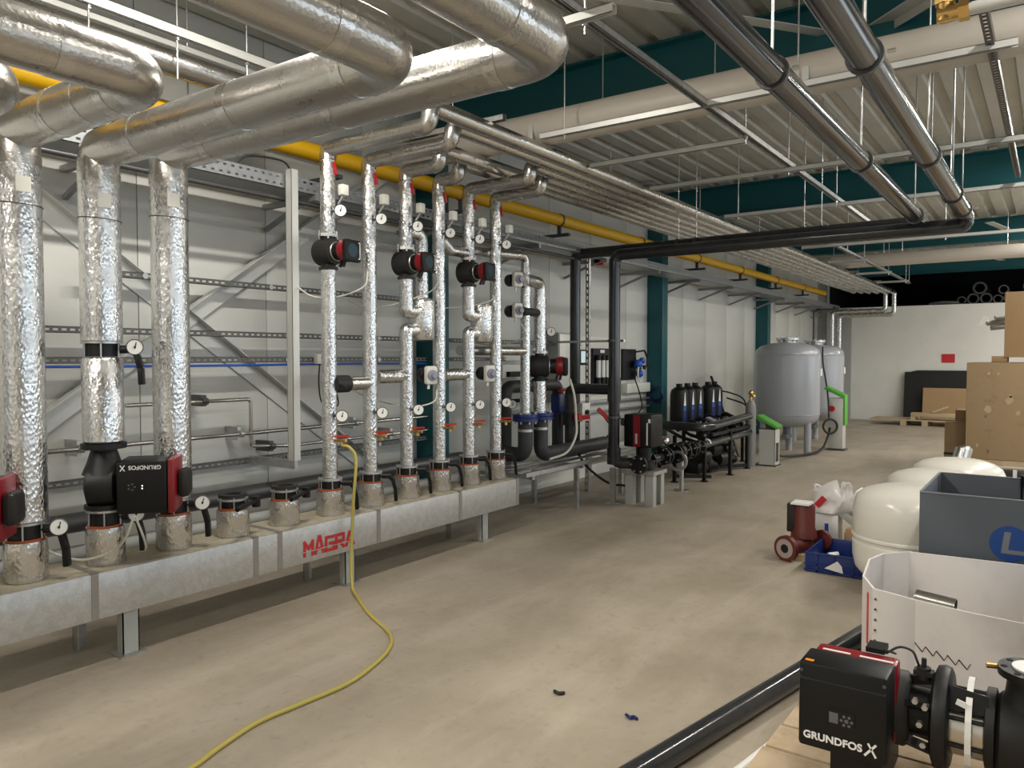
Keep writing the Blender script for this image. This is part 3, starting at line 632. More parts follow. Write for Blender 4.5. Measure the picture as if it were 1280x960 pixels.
# bare grey pipe + foil pipe + channels at the top left
tag(MB().cyl((-4.3, -1.5, 3.34), (-4.3, 3.5, 3.34), .075, n=20).build('foil_ceiling_pipe', 'foil_smooth'), 'foil pipe running straight above the yellow pipe at the upper left', 'pipe')
def channel_y(x, y0, y1, z, wdt=.041, h=.041, slots=False):
    mb = MB().box((x-wdt/2, y0, z), (x-wdt/2+.003, y1, z+h)).box((x+wdt/2-.003, y0, z), (x+wdt/2, y1, z+h)).box((x-wdt/2, y0, z+h-.003), (x+wdt/2, y1, z+h))
    mb.box((x-wdt/2, y0, z), (x-wdt/2+.010, y1, z+.003)).box((x+wdt/2-.010, y0, z), (x+wdt/2, y1, z+.003)); return mb
def channel_x(y, x0, x1, z, h=.041):
    return MB().box((x0, y-.0205, z), (x1, y-.0175, z+h)).box((x0, y+.0175, z), (x1, y+.0205, z+h)).box((x0, y-.0205, z+h-.003), (x1, y+.0205, z+h)).box((x0, y-.0205, z), (x1, y-.0105, z+.003)).box((x0, y+.0105, z), (x1, y+.0205, z+.003))
for x, l, rods in ((-4.20, 'galvanised channel under the roof at the upper left, the lower front one of two', (2.05, 2.55, 3.02)), (-4.42, 'galvanised channel under the roof at the upper left, the rear one of two', (1.75, 2.75))):
    t = thing('ceiling_channel', (x, 2, 3.45), l, 'channel', 'galvanised ceiling channels')
    channel_y(x, -1.5, 4.4, 3.46, .045, .055).build('channel', 'galv_pale', t)
    for y in rods: MB().cyl((x, y, 3.22), (x, y, 4.07), .006, n=8).cyl((x, y, 3.44), (x, y, 3.46), .013, n=6).build('threaded_rod', 'galv', t)
sl = {4.73: 'galvanised strut right under the thick pale duct pipe', 5.55: 'short galvanised strut between the first two long cross struts', 6.62: 'galvanised cross strut second from the camera, above the black pipes',
      8.40: 'galvanised cross strut third from the camera, just in front of the second teal beam', 11.4: 'galvanised cross strut behind the second teal beam', 13.4: 'small galvanised cross strut over the far end of the foil pipe bundle', 15.6: 'small galvanised cross strut near the dark storage opening', 17.6: 'farthest galvanised cross strut by the dark storage opening', 3.02: 'slotted galvanised strut between the two big foil elbows'}
se = {4.73: (-3.1, -.19), 5.55: (-3.15, -1.86), 6.62: (-3.12, .5), 8.40: (-3.05, .5), 11.4: (-3.0, .3), 13.4: (-3.1, -2.5), 15.6: (-3.1, -2.5), 17.6: (-3.1, -2.5), 3.02: (-3.3, -1.6)}
for y, l in sl.items():
    t = thing('cross_strut', ((se[y][0]+se[y][1])/2, y, 3.15), l, 'strut', 'galvanised cross struts')
    z = {3.02: 3.10, 4.73: 3.19}.get(y, 3.15)
    channel_x(y, se[y][0], se[y][1], z).build('channel', 'galv_pale', t)
    xs = {4.73: [-2.9, -1.28], 6.62: [-1.86, -.8], 8.40: [-2.9, -.85], 11.4: [-1.2], 13.4: [-2.55], 15.6: [-2.55], 17.6: [-2.55]}.get(y, [])
    for x in xs: MB().cyl((x, y, z-.03), (x, y, 4.07), .005, n=8).cyl((x, y, z-.02), (x, y, z), .012, n=6).build('threaded_rod', 'galv', t)
t = thing('long_strut', (-1.85, 6, 3.19), 'long galvanised strut running away under the roof left of the black ceiling pipes', 'strut')
channel_y(-1.85, 2.3, 11.2, 3.192, .041, .041).build('channel', 'galv', t)
for y in (3.2, 5.5, 8.3): MB().cyl((-1.85, y, 3.13), (-1.85, y, 4.07), .004, n=8).cyl((-1.85, y, 3.17), (-1.85, y, 3.192), .014, n=6).build('threaded_rod', 'galv', t)
t = thing('long_strut', (-2.62, 14, 3.19), 'long galvanised strut running away beside the far end of the foil bundle', 'strut')
channel_y(-2.62, 10.3, 18.6, 3.192).build('channel', 'galv', t)
for y in (12.5, 15.5, 18.5): MB().cyl((-2.62, y, 3.19), (-2.62, y, 4.07), .007, n=8).build('threaded_rod', 'galv', t)
t = thing('slotted_rail', (-.31, 6, 3.2), 'dark slotted rail running away under the roof at the right picture edge', 'strut')
mb = MB().box((-.33, 3.2, 3.22), (-.327, 8.3, 3.262)).box((-.293, 3.2, 3.22), (-.29, 8.3, 3.262)).box((-.33, 3.2, 3.215), (-.318, 8.3, 3.22)).box((-.302, 3.2, 3.215), (-.29, 8.3, 3.22))
yy = 3.2
while yy < 8.2: mb.box((-.318, yy, 3.215), (-.302, yy+.02, 3.22)); yy += .05
mb.build('slotted_channel', 'steel_dark', t)
# hangers for the foil bundle
for y in (4.3, 6.7, 9.0, 11.3, 13.6, 15.9, 18.2):
    t = thing('bundle_hanger', (-3.58, y, 3.22), {4.3: 'rod hanger carrying the foil pipe bundle, the one nearest the camera'}.get(y, 'rod hanger carrying the long foil pipe bundle further back'), 'hanger', 'bundle hangers')
    channel_x(y, -4.06, -3.12, 3.227).build('channel', 'galv', t)
    for x in (-3.58,): MB().cyl((x, y, 3.25), (x, y, 4.07), .004, n=8).build('threaded_rod', 'galv', t)
# thick pale duct pipes crossing the hall
t = thing('pale_duct_pipe', (-1.5, 5.02, 3.19), 'thick pale grey plastic pipe crossing the hall in front of the first teal beam', 'pipe')
MB().cyl((-5.0, 5.02, 3.365), (3.5, 5.02, 3.365), .128, n=28).build('pipe_run', 'pvc_white', t)
for x in (-3.3, -1.28, .4): MB().box((x-.02, 4.885, 3.20), (x+.02, 4.892, 3.37)).build('strap', 'galv_pale', t)
for x in (-2.75, -1.9): MB().cyl((x, 5.02, 3.46), (x, 5.02, 4.07), .004, n=6).build('threaded_rod', 'galv', t)
t = thing('pale_duct_pipe', (-1.5, 15.4, 3.27), 'thinner looking pale pipe crossing the hall far back before the third teal beam', 'pipe')
MB().cyl((-4.3, 15.4, 3.385), (3.5, 15.4, 3.385), .118, n=24).build('pipe_run', 'pvc_white', t)
for x in (-2.3, -.7): MB().cyl((x, 15.4, 3.5), (x, 15.4, 4.07), .006, n=6).build('threaded_rod', 'galv', t)
t = thing('brass_fitting_line', (-.3, 4.0, 3.1), 'pale grey water pipe with a brass tee at the upper right', 'pipe')
MB().cyl((-.36, 4.0, 3.15), (1.2, 4.0, 3.15), .028, n=16).build('level_pipe', 'galv_pale', t)
MB().cyl((-.44, 4.0, 3.22), (-.44, 4.0, 4.07), .028, n=16).build('rising_pipe', 'galv_pale', t)
f = MB().cyl((-.47, 4.0, 3.15), (-.36, 4.0, 3.15), .036, n=16).cyl((-.44, 4.0, 3.12), (-.44, 4.0, 3.22), .034, n=16).build('brass_tee', 'brass', t)
MB().cyl((-.385, 4.0, 3.15), (-.345, 4.0, 3.15), .047, n=6).build('nut', 'brass', f); MB().cyl((-.44, 4.0, 3.195), (-.44, 4.0, 3.235), .045, n=6).build('nut', 'brass', f)
# ================================================================== wall rails, post and small wall pipes behind the risers
def slot_rail(y0, y1, z, x=-4.97, h=.041, pitch=.05, slot=.03):
    mb = MB().box((x-.02, y0, z), (x+.02, y1, z+.003)).box((x-.02, y0, z+h-.003), (x+.02, y1, z+h))
    mb.box((x+.017, y0, z), (x+.02, y1, z+h*.34)).box((x+.017, y0, z+h*.66), (x+.02, y1, z+h)); yy = y0
    while yy < y1-.02: mb.box((x+.017, yy, z+h*.34), (x+.02, yy+pitch-slot, z+h*.66)); yy += pitch
    return mb
for z, y0, y1, l in ((2.12, 2.35, 5.55, 'topmost slotted mounting rail on the wall behind the risers'), (1.75, 1.5, 5.55, 'second slotted mounting rail from the top on the wall behind the risers'),
                 (1.56, 1.5, 5.55, 'third slotted mounting rail on the wall with the blue cable along it'), (.80, 1.5, 5.55, 'lowest slotted mounting rail on the wall behind the risers'), (1.75, 5.84, 8.5, 'upper slotted rail on the wall right of the half hidden teal column'), (1.56, 5.84, 6.85, 'lower short slotted rail on the wall right of the half hidden teal column')):
    t = thing('mounting_rail', (-4.97, (y0+y1)/2, z), l, 'rail', 'slotted mounting rails')
    slot_rail(y0, y1, z).build('channel', 'rail_dark', t)
    for k in range(int((y1-y0)/1.0)): MB().cyl((-4.96, y0+.4+k*1.0, z+.02), (-4.94, y0+.4+k*1.0, z+.02), .02, n=8).build('fixing', 'galv', t)
    for k in range(2): MB().box((-5.12, y0+.1+k*(y1-y0-.25), z), (-4.99, y0+.14+k*(y1-y0-.25), z+.04)).build('wall_bracket', 'rail_dark', t)
tag(MB().curve([(-4.955, 1.5, 1.545), (-4.955, 3.2, 1.54), (-4.955, 4.4, 1.545), (-4.955, 5.55, 1.54)], .009, 8).build('blue_cable', 'blue_bright'), 'blue cable running just under the third wall rail', 'cable')
p = thing('hanging_post', (-4.45, 3.56, .80), 'pale vertical channel post hanging from the cable tray between risers', 'post')
MB().box((-4.482, 3.53, .86), (-4.418, 3.533, 2.93)).box((-4.421, 3.53, .86), (-4.418, 3.59, 2.93)).box((-4.482, 3.53, .86), (-4.479, 3.59, 2.93)).build('channel', 'galv_pale', p)
MB().curve([(-4.45, 3.56, 2.92), (-4.46, 3.48, 2.98), (-4.5, 3.25, 2.97), (-4.52, 3.15, 2.9)], .007, 8).build('cable_end', 'rubber', p)
MB().box((-4.95, 3.535, .80), (-4.42, 3.565, .86)).build('foot_bracket', 'galv', p)
for x, y0, y1, z, r, l in ((-4.94, 1.2, 5.55, 1.03, .016, 'thin steel pipe on the wall at the height of the red drain taps'), (-4.94, 3.95, 5.55, .90, .013, 'thinner steel pipe on the wall under the other one')):
    t = thing('steel_wall_pipe', (x, 4, z), l, 'pipe', 'thin steel wall pipes')
    MB().cyl((x, y0, z), (x, y1, z), r, n=12).build('pipe_run', 'stainless', t)
    yy = y0+1.1
    while yy < y1:
        MB().cyl((x, yy, z), (x, yy+.03, z), r*1.7, n=10).box((x-.18, yy, z-.05), (x-.02, yy+.03, z+.05)).build('pipe_clip', 'galv', t); yy += 1.15
t = thing('steel_wall_pipe', (-5.02, 3.4, .9), 'thin steel pipe bent down like a hook between two thick risers', 'pipe', 'thin steel wall pipes')
MB().tube([(-4.94, 2.6, 1.285), (-4.94, 3.55, 1.285), (-4.94, 3.55, .93), (-4.94, 3.93, .90)], .014, 10, bend=.03).build('pipe_run', 'stainless', t)
MB().cyl((-4.94, 3.15, 1.285), (-4.94, 3.19, 1.285), .026, n=8).box((-5.12, 3.15, 1.25), (-4.95, 3.19, 1.33)).build('pipe_clip', 'steel_dark', t)
MB().cyl((-4.94, 3.72, .91), (-4.94, 3.76, .91), .026, n=8).box((-5.12, 3.72, .87), (-4.95, 3.76, .95)).build('pipe_clip', 'steel_dark', t)
for z, x, r, l in ((.60, -4.82, .06, 'thick dark grey pipe lying along the wall base, upper one'), (.40, -4.86, .05, 'thick dark grey pipe lying along the wall base, lower one')):
    tag(MB().cyl((x, .8, z), (x, 5.9, z), r, n=18).build('wall_base_pipe', 'grey_paint' if z < .5 else 'steel_dark'), l, 'pipe', 'pipes along the wall base')
tag(MB().box((-4.95, 4.16, 1.545), (-4.90, 4.24, 1.63)).build('junction_box', 'white_plastic', bevel=.008), 'small white junction box on the wall left of the first slim riser', 'junction box')
tag(MB().curve([(-4.92, 4.2, 1.545), (-4.92, 4.19, 1.38), (-4.91, 4.22, 1.22), (-4.82, 4.3, 1.2), (-4.5, 4.0, 1.35), (-4.22, 3.75, 1.42)], .006, 8).build('black_cable', 'rubber'), 'thin black cable hanging from the small white junction box', 'cable')
for pts, l in (([(-3.98, 3.84, 2.21), (-4.0, 3.82, 2.10), (-4.15, 3.72, 2.03), (-4.3, 3.62, 2.03), (-4.42, 3.58, 2.10)], 'pale cable looping from the first small pump to the hanging post'),
               ([(-4.0, 4.62, 2.21), (-4.05, 4.58, 2.12), (-4.25, 4.4, 2.02), (-4.5, 4.35, 2.0), (-4.9, 4.5, 2.08)], 'pale cable looping from the second small pump to the wall'),
               ([(-4.0, 5.40, 2.21), (-4.03, 5.36, 2.10), (-4.2, 5.2, 2.04), (-4.4, 5.0, 2.03), (-4.9, 5.0, 2.1)], 'pale cable looping from the third small pump to the wall'),
               ([(-4.05, 4.66, 1.34), (-4.06, 4.62, 1.24), (-4.2, 4.45, 1.21), (-4.6, 4.4, 1.28), (-5.0, 4.5, 1.4)], 'pale cable sagging from the actuator beside the third slim riser'),
               ([(-4.2, 6.05, 1.94), (-4.22, 6.15, 1.80), (-4.5, 6.1, 1.72), (-4.9, 6.2, 1.75)], 'pale cable under the two stacked actuators')):
    tag(MB().curve(pts, .006, 8).build('signal_cable', 'cable_white'), l, 'cable')
# yellow hose from the first drain tap across the floor
hp = [(XR+.11, ry(5)+.012, .985), (XR+.17, ry(5)+.03, .97), (-3.965, 3.70, .88), (-3.95, 3.66, .6), (-3.93, 3.62, .25), (-3.86, 3.56, .05), (-3.72, 3.48, .013), (-3.44, 3.31, .012), (-3.1, 3.14, .012), (-2.94, 2.98, .012), (-2.84, 2.76, .012), (-2.78, 2.52, .012),
      (-2.79, 2.25, .012), (-2.80, 2.03, .012), (-2.75, 1.82, .012), (-2.68, 1.58, .012), (-2.66, 1.2, .012)]
tag(MB().curve(hp, .011, 10).build('yellow_hose', 'hose_yellow'), 'yellow garden hose hanging from a drain tap and snaking over the floor', 'hose')
tag(MB().tube([(-1.92, 3.05, .008), (-1.885, 3.03, .012), (-1.87, 3.06, .008)], .008, 6).build('debris_scrap', 'rubber'), 'tiny dark scrap on the floor, the one further left', 'debris')
tag(MB().tube([(-1.53, 3.03, .008), (-1.49, 3.0, .014), (-1.50, 3.04, .008), (-1.47, 3.02, .008)], .007, 6).build('debris_scrap', 'blue_flange'), 'tiny dark blue scrap on the floor, the one further right', 'debris')
# ================================================================== dark plastic pipework
DR = .062
def clampring(t, c, ax, r): MB().ring(V(c)-V(ax)*.012, V(c)+V(ax)*.012, r+.010, r-.002, 22).build('pipe_clamp', 'steel_dark', t)
a = thing('dark_ceiling_pipe', (-1.0, 4, 2.74), 'shiny dark plastic pipe under the roof, left one of two, dropping at the inner column', 'pipe', 'dark plastic ceiling pipes')
MB().tube([(-1.0, -1.5, 2.80), (-1.0, 7.72, 2.80), (-4.60, 7.75, 2.80), (-4.60, 7.75, .50), (-4.60, 8.3, .50)], DR, 20, bend=.09).build('pipe_run', 'pvc_dark', a)
b = thing('dark_ceiling_pipe', (-.635, 4, 2.66), 'shiny dark plastic pipe under the roof, right one of two, dropping to the booster pump', 'pipe', 'dark plastic ceiling pipes')
MB().tube([(-.635, -1.5, 2.78), (-.635, 7.40, 2.78), (-.635, 7.42, 2.70), (-3.90, 7.40, 2.70), (-3.90, 7.40, .45), (-3.62, 7.55, .45)], DR, 20, bend=.09).build('pipe_run', 'pvc_dark', b)
MB().tube([(-3.92, 7.40, 1.25), (-4.46, 7.40, 1.25), (-4.46, 7.40, .57), (-4.46, 7.68, .57)], DR*.95, 18, bend=.08).build('branch', 'pvc_dark', b)
MB().cyl((-3.9, 7.4, 1.12), (-3.9, 7.4, 1.38), DR+.012, n=20).build('tee_collar', 'pvc_dark', b)
MB().cyl((-3.9, 7.4, .44), (-3.9, 7.4, .62), DR+.012, n=20).build('elbow_collar', 'pvc_dark', b)
for t, x, z, ys in ((a, -1.0, 2.80, (1.6, 3.3, 5.1, 7.3)), (b, -.635, 2.78, (1.6, 3.28, 5.1, 6.4, 7.1))):
    for y in ys:
        clampring(t, (x, y, z), (0, 1, 0), DR)
        MB().cyl((x, y, z+DR), (x, y, 4.07), .006, n=8).cyl((x+DR+.02, y, z), (x+DR+.05, y, z), .008, n=6).build('hanger_rod', 'galv', t)
for x in (-3.32, -3.12, -2.02, -1.86):
    clampring(a, (x, 7.745, 2.80), (1, 0, 0), DR); MB().cyl((x, 7.745, 2.86), (x, 7.745, 4.07), .005, n=8).build('hanger_rod', 'galv', a)
for zz in (1.78, .95): clampring(b, (-3.9, 7.4, zz), (0, 0, 1), DR)
clampring(a, (-4.6, 7.75, 1.78), (0, 0, 1), DR)
for x0, l in ((-5.1, 'thin horizontal steel bar holding the two dark downpipes'),):
    tag(MB().bar((-5.1, 7.82, 1.78), (-3.82, 7.48, 1.78), .025, .025).build('pipe_brace', 'galv'), l, 'bar')
t = thing('slotted_post', (-4.52, 7.93, .0), 'slotted dark steel post beside the inner dark downpipe', 'post')
mb = MB().box((-4.545, 7.90, 0), (-4.542, 7.945, 2.88)).box((-4.505, 7.90, 0), (-4.502, 7.945, 2.88)).box((-4.545, 7.90, 0), (-4.532, 7.903, 2.88)).box((-4.515, 7.90, 0), (-4.502, 7.903, 2.88)); z = 0
while z < 2.86: mb.box((-4.532, 7.90, z), (-4.515, 7.903, z+.03)); z += .075
mb.build('slotted_channel', 'galv', t)
tag(MB().cyl((-4.62, 8.3, 2.80), (-4.62, 8.36, 2.80), .05, n=14).box((-4.68, 8.36, 2.74), (-4.56, 8.42, 2.86)).build('warning_lamp', 'red_handle', bevel=.006), 'small red lamp under the cable tray next to the dark downpipe', 'lamp')
# wall-side plastic loop behind the foil drop pipes
t = thing('dark_pipe_loop', (-4.65, 7, .4), 'matt dark pipe loop standing behind the foil drop pipes', 'pipe')
MB().tube([(-4.65, 6.42, .42), (-4.65, 6.42, 1.29), (-4.65, 7.45, 1.29), (-4.65, 7.45, .51)], .068, 18, bend=.1).build('pipe_run', 'pvc_matt', t)
c = V(-4.5, 6.34, 1.12); dial(t, c, face_dir(c), .045, stem=(-4.6, 6.40, 1.12))
vv = MB().box((-4.69, 7.36, .95), (-4.58, 7.52, 1.18)).build('valve_block', 'blue_flange', t, bevel=.01)
MB().bar((-4.55, 7.32, 1.22), (-4.55, 7.50, 1.24), .04, .03).build('red_lever', 'red_handle', vv)
def flange_set(t, x, y, z, r=.13):
    f = MB().lathe((x, y, z), (0, 0, 1), [(r, 0), (r, .03), (r*.96, .035), (r, .04), (r, .07)], 24).build('blue_flange', 'blue_flange', t)
    for k in range(8):
        q = k*math.pi/4+.2; MB().cyl((x+r*.84*math.cos(q), y+r*.84*math.sin(q), z-.025), (x+r*.84*math.cos(q), y+r*.84*math.sin(q), z+.09), .009, n=6).build('bolt', 'galv', f)
for x, y, l in ((-4.3, 6.28, 'dark elbow pipe with blue flange under the rear foil drop pipe'), (-4.3, 6.56, 'dark elbow pipe with blue flange under the pump with red collar')):
    t = thing('flanged_elbow', (x, y, .5), l, 'pipe', 'dark elbows with blue flanges')
    dy = .0
    MB().tube([(x, y, 1.0), (x, y, .60), (x, y+1.35, .60)] if y > 6.4 else [(x, y, 1.0), (x, y, .62), (x-.42, y+.04, .62)], .075, 20, bend=.10).build('elbow', 'pvc_matt', t)
    flange_set(t, x, y, .965)
    MB().ring((x, y, .86), (x, y, .885), .08, .07, 20).build('clamp', 'galv', t)
t = thing('flow_switch', (-4.6, 7.72, .85), 'white boxed actuator with dark knob on the inner dark downpipe', 'actuator')
MB().box((-4.50, 7.62, .86), (-4.42, 7.80, 1.07)).build('housing', 'white_plastic', t, bevel=.006)
MB().cyl((-4.42, 7.70, .965), (-4.39, 7.70, .965), .028, n=14).build('knob', 'black_plastic', t)
t = thing('lever_valve', (-4.42, 7.4, .85), 'red-handled valve on the dark branch pipe', 'valve')
MB().cyl((-4.46, 7.4, .84), (-4.46, 7.4, .98), .085, n=18).build('body', 'black_iron', t)
MB().bar((-4.34, 7.34, .92), (-4.28, 7.52, .93), .04, .05).box((-4.36, 7.33, .9), (-4.3, 7.40, .97)).build('handle', 'red_handle', t)
t = thing('clamp_pair', (-4.3, 7.85, .80), 'pair of bright red spring clamps hanging by the white actuator', 'clamp')
MB().bar((-4.32, 7.80, 1.0), (-4.18, 7.98, .80), .03, .05).build('jaw', 'red_handle', t); MB().bar((-4.34, 7.86, .99), (-4.24, 8.02, .82), .03, .04).build('jaw', 'red_handle', t)
MB().bar((-4.18, 7.98, .80), (-4.15, 8.02, .76), .02, .02).build('tip', 'brass', t)
tag(MB().curve([(-4.05, 6.72, 1.38), (-4.03, 6.78, 1.2), (-4.05, 6.85, .95), (-4.06, 6.86, .78), (-4.1, 6.75, .62), (-4.15, 6.5, .57)], .012, 8).build('grey_conduit', 'cable_white'), 'pale conduit dropping from the larger red-collared pump', 'cable')
tag(MB().curve([(-4.3, 7.9, .92), (-4.25, 8.0, .75), (-4.3, 7.8, .60), (-4.4, 7.5, .58), (-4.2, 7.3, .42), (-4.0, 7.45, .22), (-3.9, 7.7, .16)], .014, 8).build('black_hose', 'rubber'), 'black hose sagging under the pipe rack', 'hose')
# pipe rack
t = thing('pipe_rack', (-4.35, 7.0, 0), 'low galvanised rack carrying the dark pipes right of the manifold', 'rack')
for x in (-4.08, -4.72): MB().box((x-.02, 5.95, .46), (x+.02, 8.35, .50)).build('rail', 'galv', t)
for y in (6.1, 7.05, 8.1):
    MB().box((-4.72, y-.02, .42), (-4.08, y+.02, .46)).build('cross_bar', 'galv', t)
for (x, y) in ((-4.58, 8.06), (-4.15, 8.06), (-4.12, 6.98), (-4.66, 6.98)): MB().box((x-.022, y-.022, 0), (x+.022, y+.022, .42)).build('leg', 'galv', t)
for x in (-4.22, -4.38, -4.54): MB().box((x-.05, 6.0, .50), (x+.05, 8.3, .505)).build('deck_strip', 'galv', t)
tag(MB().box((XW+.05, 5.86, .24), (XW+.17, 10.6, .40)).build('wall_trunking', 'white_plastic', bevel=.006), 'cream cable trunking low on the wall behind the pipe rack', 'trunking')
# wall-mounted controls
t = thing('control_unit', (-5.0, 7.1, 1.0), 'stacked white controller with black connectors on the wall between foil pipes', 'controller')
MB().box((XW+.001, 6.86, 1.36), (XW+.12, 7.36, 1.52)).build('upper_case', 'white_plastic', t, bevel=.01); MB().box((XW+.001, 6.90, 1.56), (XW+.1, 7.3, 1.66)).build('display_case', 'white_plastic', t, bevel=.01)
MB().box((XW+.12, 6.93, 1.38), (XW+.17, 7.13, 1.44)).build('connector', 'black_plastic', t); MB().box((XW+.001, 6.88, 1.0), (XW+.14, 7.38, 1.2)).build('lower_case', 'white_plastic', t, bevel=.01)
MB().box((XW+.14, 7.0, 1.09), (XW+.17, 7.12, 1.13)).build('connector', 'black_plastic', t)
t = thing('wall_cabinet', (-5.0, 8.1, 1.05), 'grey steel cabinet on the wall behind the large pump', 'cabinet')
MB().box((XW+.001, 7.86, 1.05), (XW+.22, 8.36, 1.9)).build('case', 'grey_paint', t, bevel=.006); MB().box((XW+.22, 7.88, 1.07), (XW+.228, 8.34, 1.88)).build('door', 'galv_pale', t, bevel=.002)
t = thing('dosing_unit', (-5.1, 9.3, 1.0), 'white wall panel with small screen and four white dosing tubes', 'dosing unit')
MB().box((XW+.001, 8.5, 1.02), (XW+.03, 9.70, 1.88)).build('board', 'white_plastic', t)
s = MB().box((XW+.03, 8.66, 1.50), (XW+.06, 8.82, 1.70)).build('screen', 'black_plastic', t, bevel=.005); MB().box((XW+.06, 8.68, 1.53), (XW+.062, 8.80, 1.68)).build('lit_display', 'screen_lit', s)
d = MB().box((XW+.03, 8.93, 1.12), (XW+.10, 9.42, 1.72)).build('backplate', 'charcoal', t)
for k in range(4):
    y = 9.0+k*.122
    MB().cyl((XW+.14, y, 1.33), (XW+.14, y, 1.56), .032, n=12).build('dosing_tube', 'dial_white', t)
    MB().cyl((XW+.14, y, 1.56), (XW+.14, y, 1.63), .04, n=12).build('tube_cap', 'black_plastic', t); MB().cyl((XW+.14, y, 1.22), (XW+.14, y, 1.33), .038, n=12).build('tube_base', 'black_plastic', t)
MB().box((XW+.10, 9.12, 1.66), (XW+.104, 9.24, 1.70)).build('name_plate', 'white_print', t)
t = thing('dosing_station', (-5.1, 10.15, 1.2), 'black wall board with blue pump parts and looped hoses', 'pump')
MB().box((XW+.001, 9.92, 1.27), (XW+.03, 10.35, 1.72)).build('board', 'black_plastic', t)
for (y, z, r) in ((10.25, 1.5, .07), (10.38, 1.55, .05), (10.3, 1.36, .06)): MB().ball((XW+.11, y, z), r, 14).build('blue_pump_head', 'blue_bright', t)
MB().torus((XW+.12, 10.3, 1.37), (1, .2, 0), .12, .012, 24, 6).build('hose_loop', 'dial_white', t); MB().tube([(XW+.1, 10.2, 1.68), (XW+.14, 10.4, 1.7), (XW+.14, 10.5, 1.6), (XW+.14, 10.5, 1.45)], .014, 8).build('hose', 'black_plastic', t)
MB().box((XW+.03, 10.42, 1.42), (XW+.1, 10.54, 1.48)).build('bracket', 'black_plastic', t)
tag(MB().box((XW+.001, 9.95, 1.08), (XW+.09, 10.72, 1.22)).build('wall_trunking', 'white_plastic', bevel=.006), 'short white trunking box under the black dosing board', 'trunking')
for z, l in ((.98, 'thin grey pipe on the wall beside the second teal column, upper one'), (.86, 'thin grey pipe on the wall beside the second teal column, lower one')):
    tag(MB().cyl((-5.06, 8.5, z), (-5.06, 10.75, z), .018, n=10).build('grey_wall_pipe', 'galv'), l, 'pipe', 'thin grey wall pipes')
tag(MB().curve([(-4.99, 10.1, 1.3), (-4.95, 10.2, 1.05), (-4.95, 10.25, .85), (-5.0, 10.0, .72), (-5.03, 9.6, .74)], .010, 8).build('black_hose', 'rubber'), 'black hose hanging from the dosing board', 'hose')
tag(MB().torus((-4.96, 10.765, 1.05), (.05, 1, .0), .10, .014, 24, 6).torus((-4.95, 10.745, 1.02), (.0, 1, .05), .11, .014, 24, 6).build('hose_coil', 'blue_flange'), 'dark blue hose coil hung at the second teal column', 'hose')
# ================================================================== booster pump and filter station
t = thing('booster_pump', (-3.65, 7.62, .38), 'upright booster pump with tall black drive box and red stripe', 'pump')
MB().lathe((-3.65, 7.62, .38), (0, 0, 1), [(.10, 0), (.12, .02), (.12, .09), (.08, .10), (.085, .24)], 20).build('pump_body', 'black_iron', t)
h = MB().box((-3.82, 7.47, .63), (-3.49, 7.77, .985)).build('drive_box', 'black_plastic', t, bevel=.02)
MB().box((-3.70, 7.463, .64), (-3.62, 7.472, .975)).build('red_stripe', 'pump_red', h); MB().box((-3.545, 7.462, .66), (-3.53, 7.468, .9)).box((-3.525, 7.462, .9), (-3.50, 7.468, .94)).build('white_label', 'white_print', h)
MB().box((-3.675, 7.46, .67), (-3.65, 7.464, .78)).build('red_label', 'galv_pale', h)
for s in (-1, 1):
    c = V(-3.65, 7.62, .45)+V(.15*s*-.2, .17*s, 0)
    MB().cyl(c, c+V(0, .03*s, 0), .1, n=20).build('flange', 'black_iron', t)
    for k in range(6):
        q = k*math.pi/3; MB().cyl(c+V(.08*math.cos(q), -.02*s, .08*math.sin(q)), c+V(.08*math.cos(q), .05*s, .08*math.sin(q)), .011, n=6).build('bolt', 'galv', t)
t = thing('pump_plinth', (-3.65, 7.6, 0), 'grey steel plinth blocks under the booster pump', 'plinth')
MB().box((-3.83, 7.45, .34), (-3.45, 7.79, .38)).build('top_plate', 'galv', t)
for x in (-3.80, -3.56): 
    for y in (7.48, 7.68): MB().box((x, y, 0), (x+.09, y+.08, .34)).build('leg', 'grey_paint', t)
tag(MB().box((-3.93, 7.36, 0), (-3.87, 7.40, .40)).box((-3.98, 7.34, 0), (-3.82, 7.44, .012)).build('pipe_stand', 'galv'), 'galvanised stand under the outer dark downpipe', 'stand')
t = thing('valve_train', (-3.62, 8.4, .3), 'black iron valve train with bright bolts following the booster pump', 'valve')
MB().tube([(-3.64, 7.82, .46), (-3.60, 11.0, .52)], .05, 16).build('pipe_run', 'pvc_dark', t)
for y, r in ((8.05, .10), (8.14, .10), (8.36, .12), (8.44, .12), (8.62, .12), (8.84, .10), (8.93, .10), (9.15, .09)):
    f = MB().cyl((-3.63, y, .47), (-3.63, y+.035, .47), r, n=20).build('flange', 'black_iron', t)
    for k in range(6):
        q = k*math.pi/3+.3; MB().cyl((-3.63+r*.82*math.cos(q), y-.02, .47+r*.82*math.sin(q)), (-3.63+r*.82*math.cos(q), y+.055, .47+r*.82*math.sin(q)), .010, n=6).build('bolt', 'galv', f)
MB().lathe((-3.63, 8.47, .47), (0, 1, 0), [(.06, 0), (.1, .04), (.1, .10), (.06, .14)], 18).build('check_body', 'black_iron', t)
MB().ring((-3.55, 8.3, .40), (-3.55, 8.32, .40), .12, .09, 20).build('hose_clip', 'galv', t)
MB().ball((-3.72, 8.32, .62), .06, 12).build('foil_wrapped_tap', 'foil', t)
MB().cyl((-3.63, 9.4, .5), (-3.63, 9.43, .5), .06, n=16).build('white_band', 'dial_white', t)
tag(MB().cyl((-3.63, 8.62, .012), (-3.63, 8.62, .37), .025, n=12).cyl((-3.63, 8.62, 0), (-3.63, 8.62, .012), .09, n=14).build('pipe_stand', 'galv'), 'round grey stand under the black valve train', 'stand')
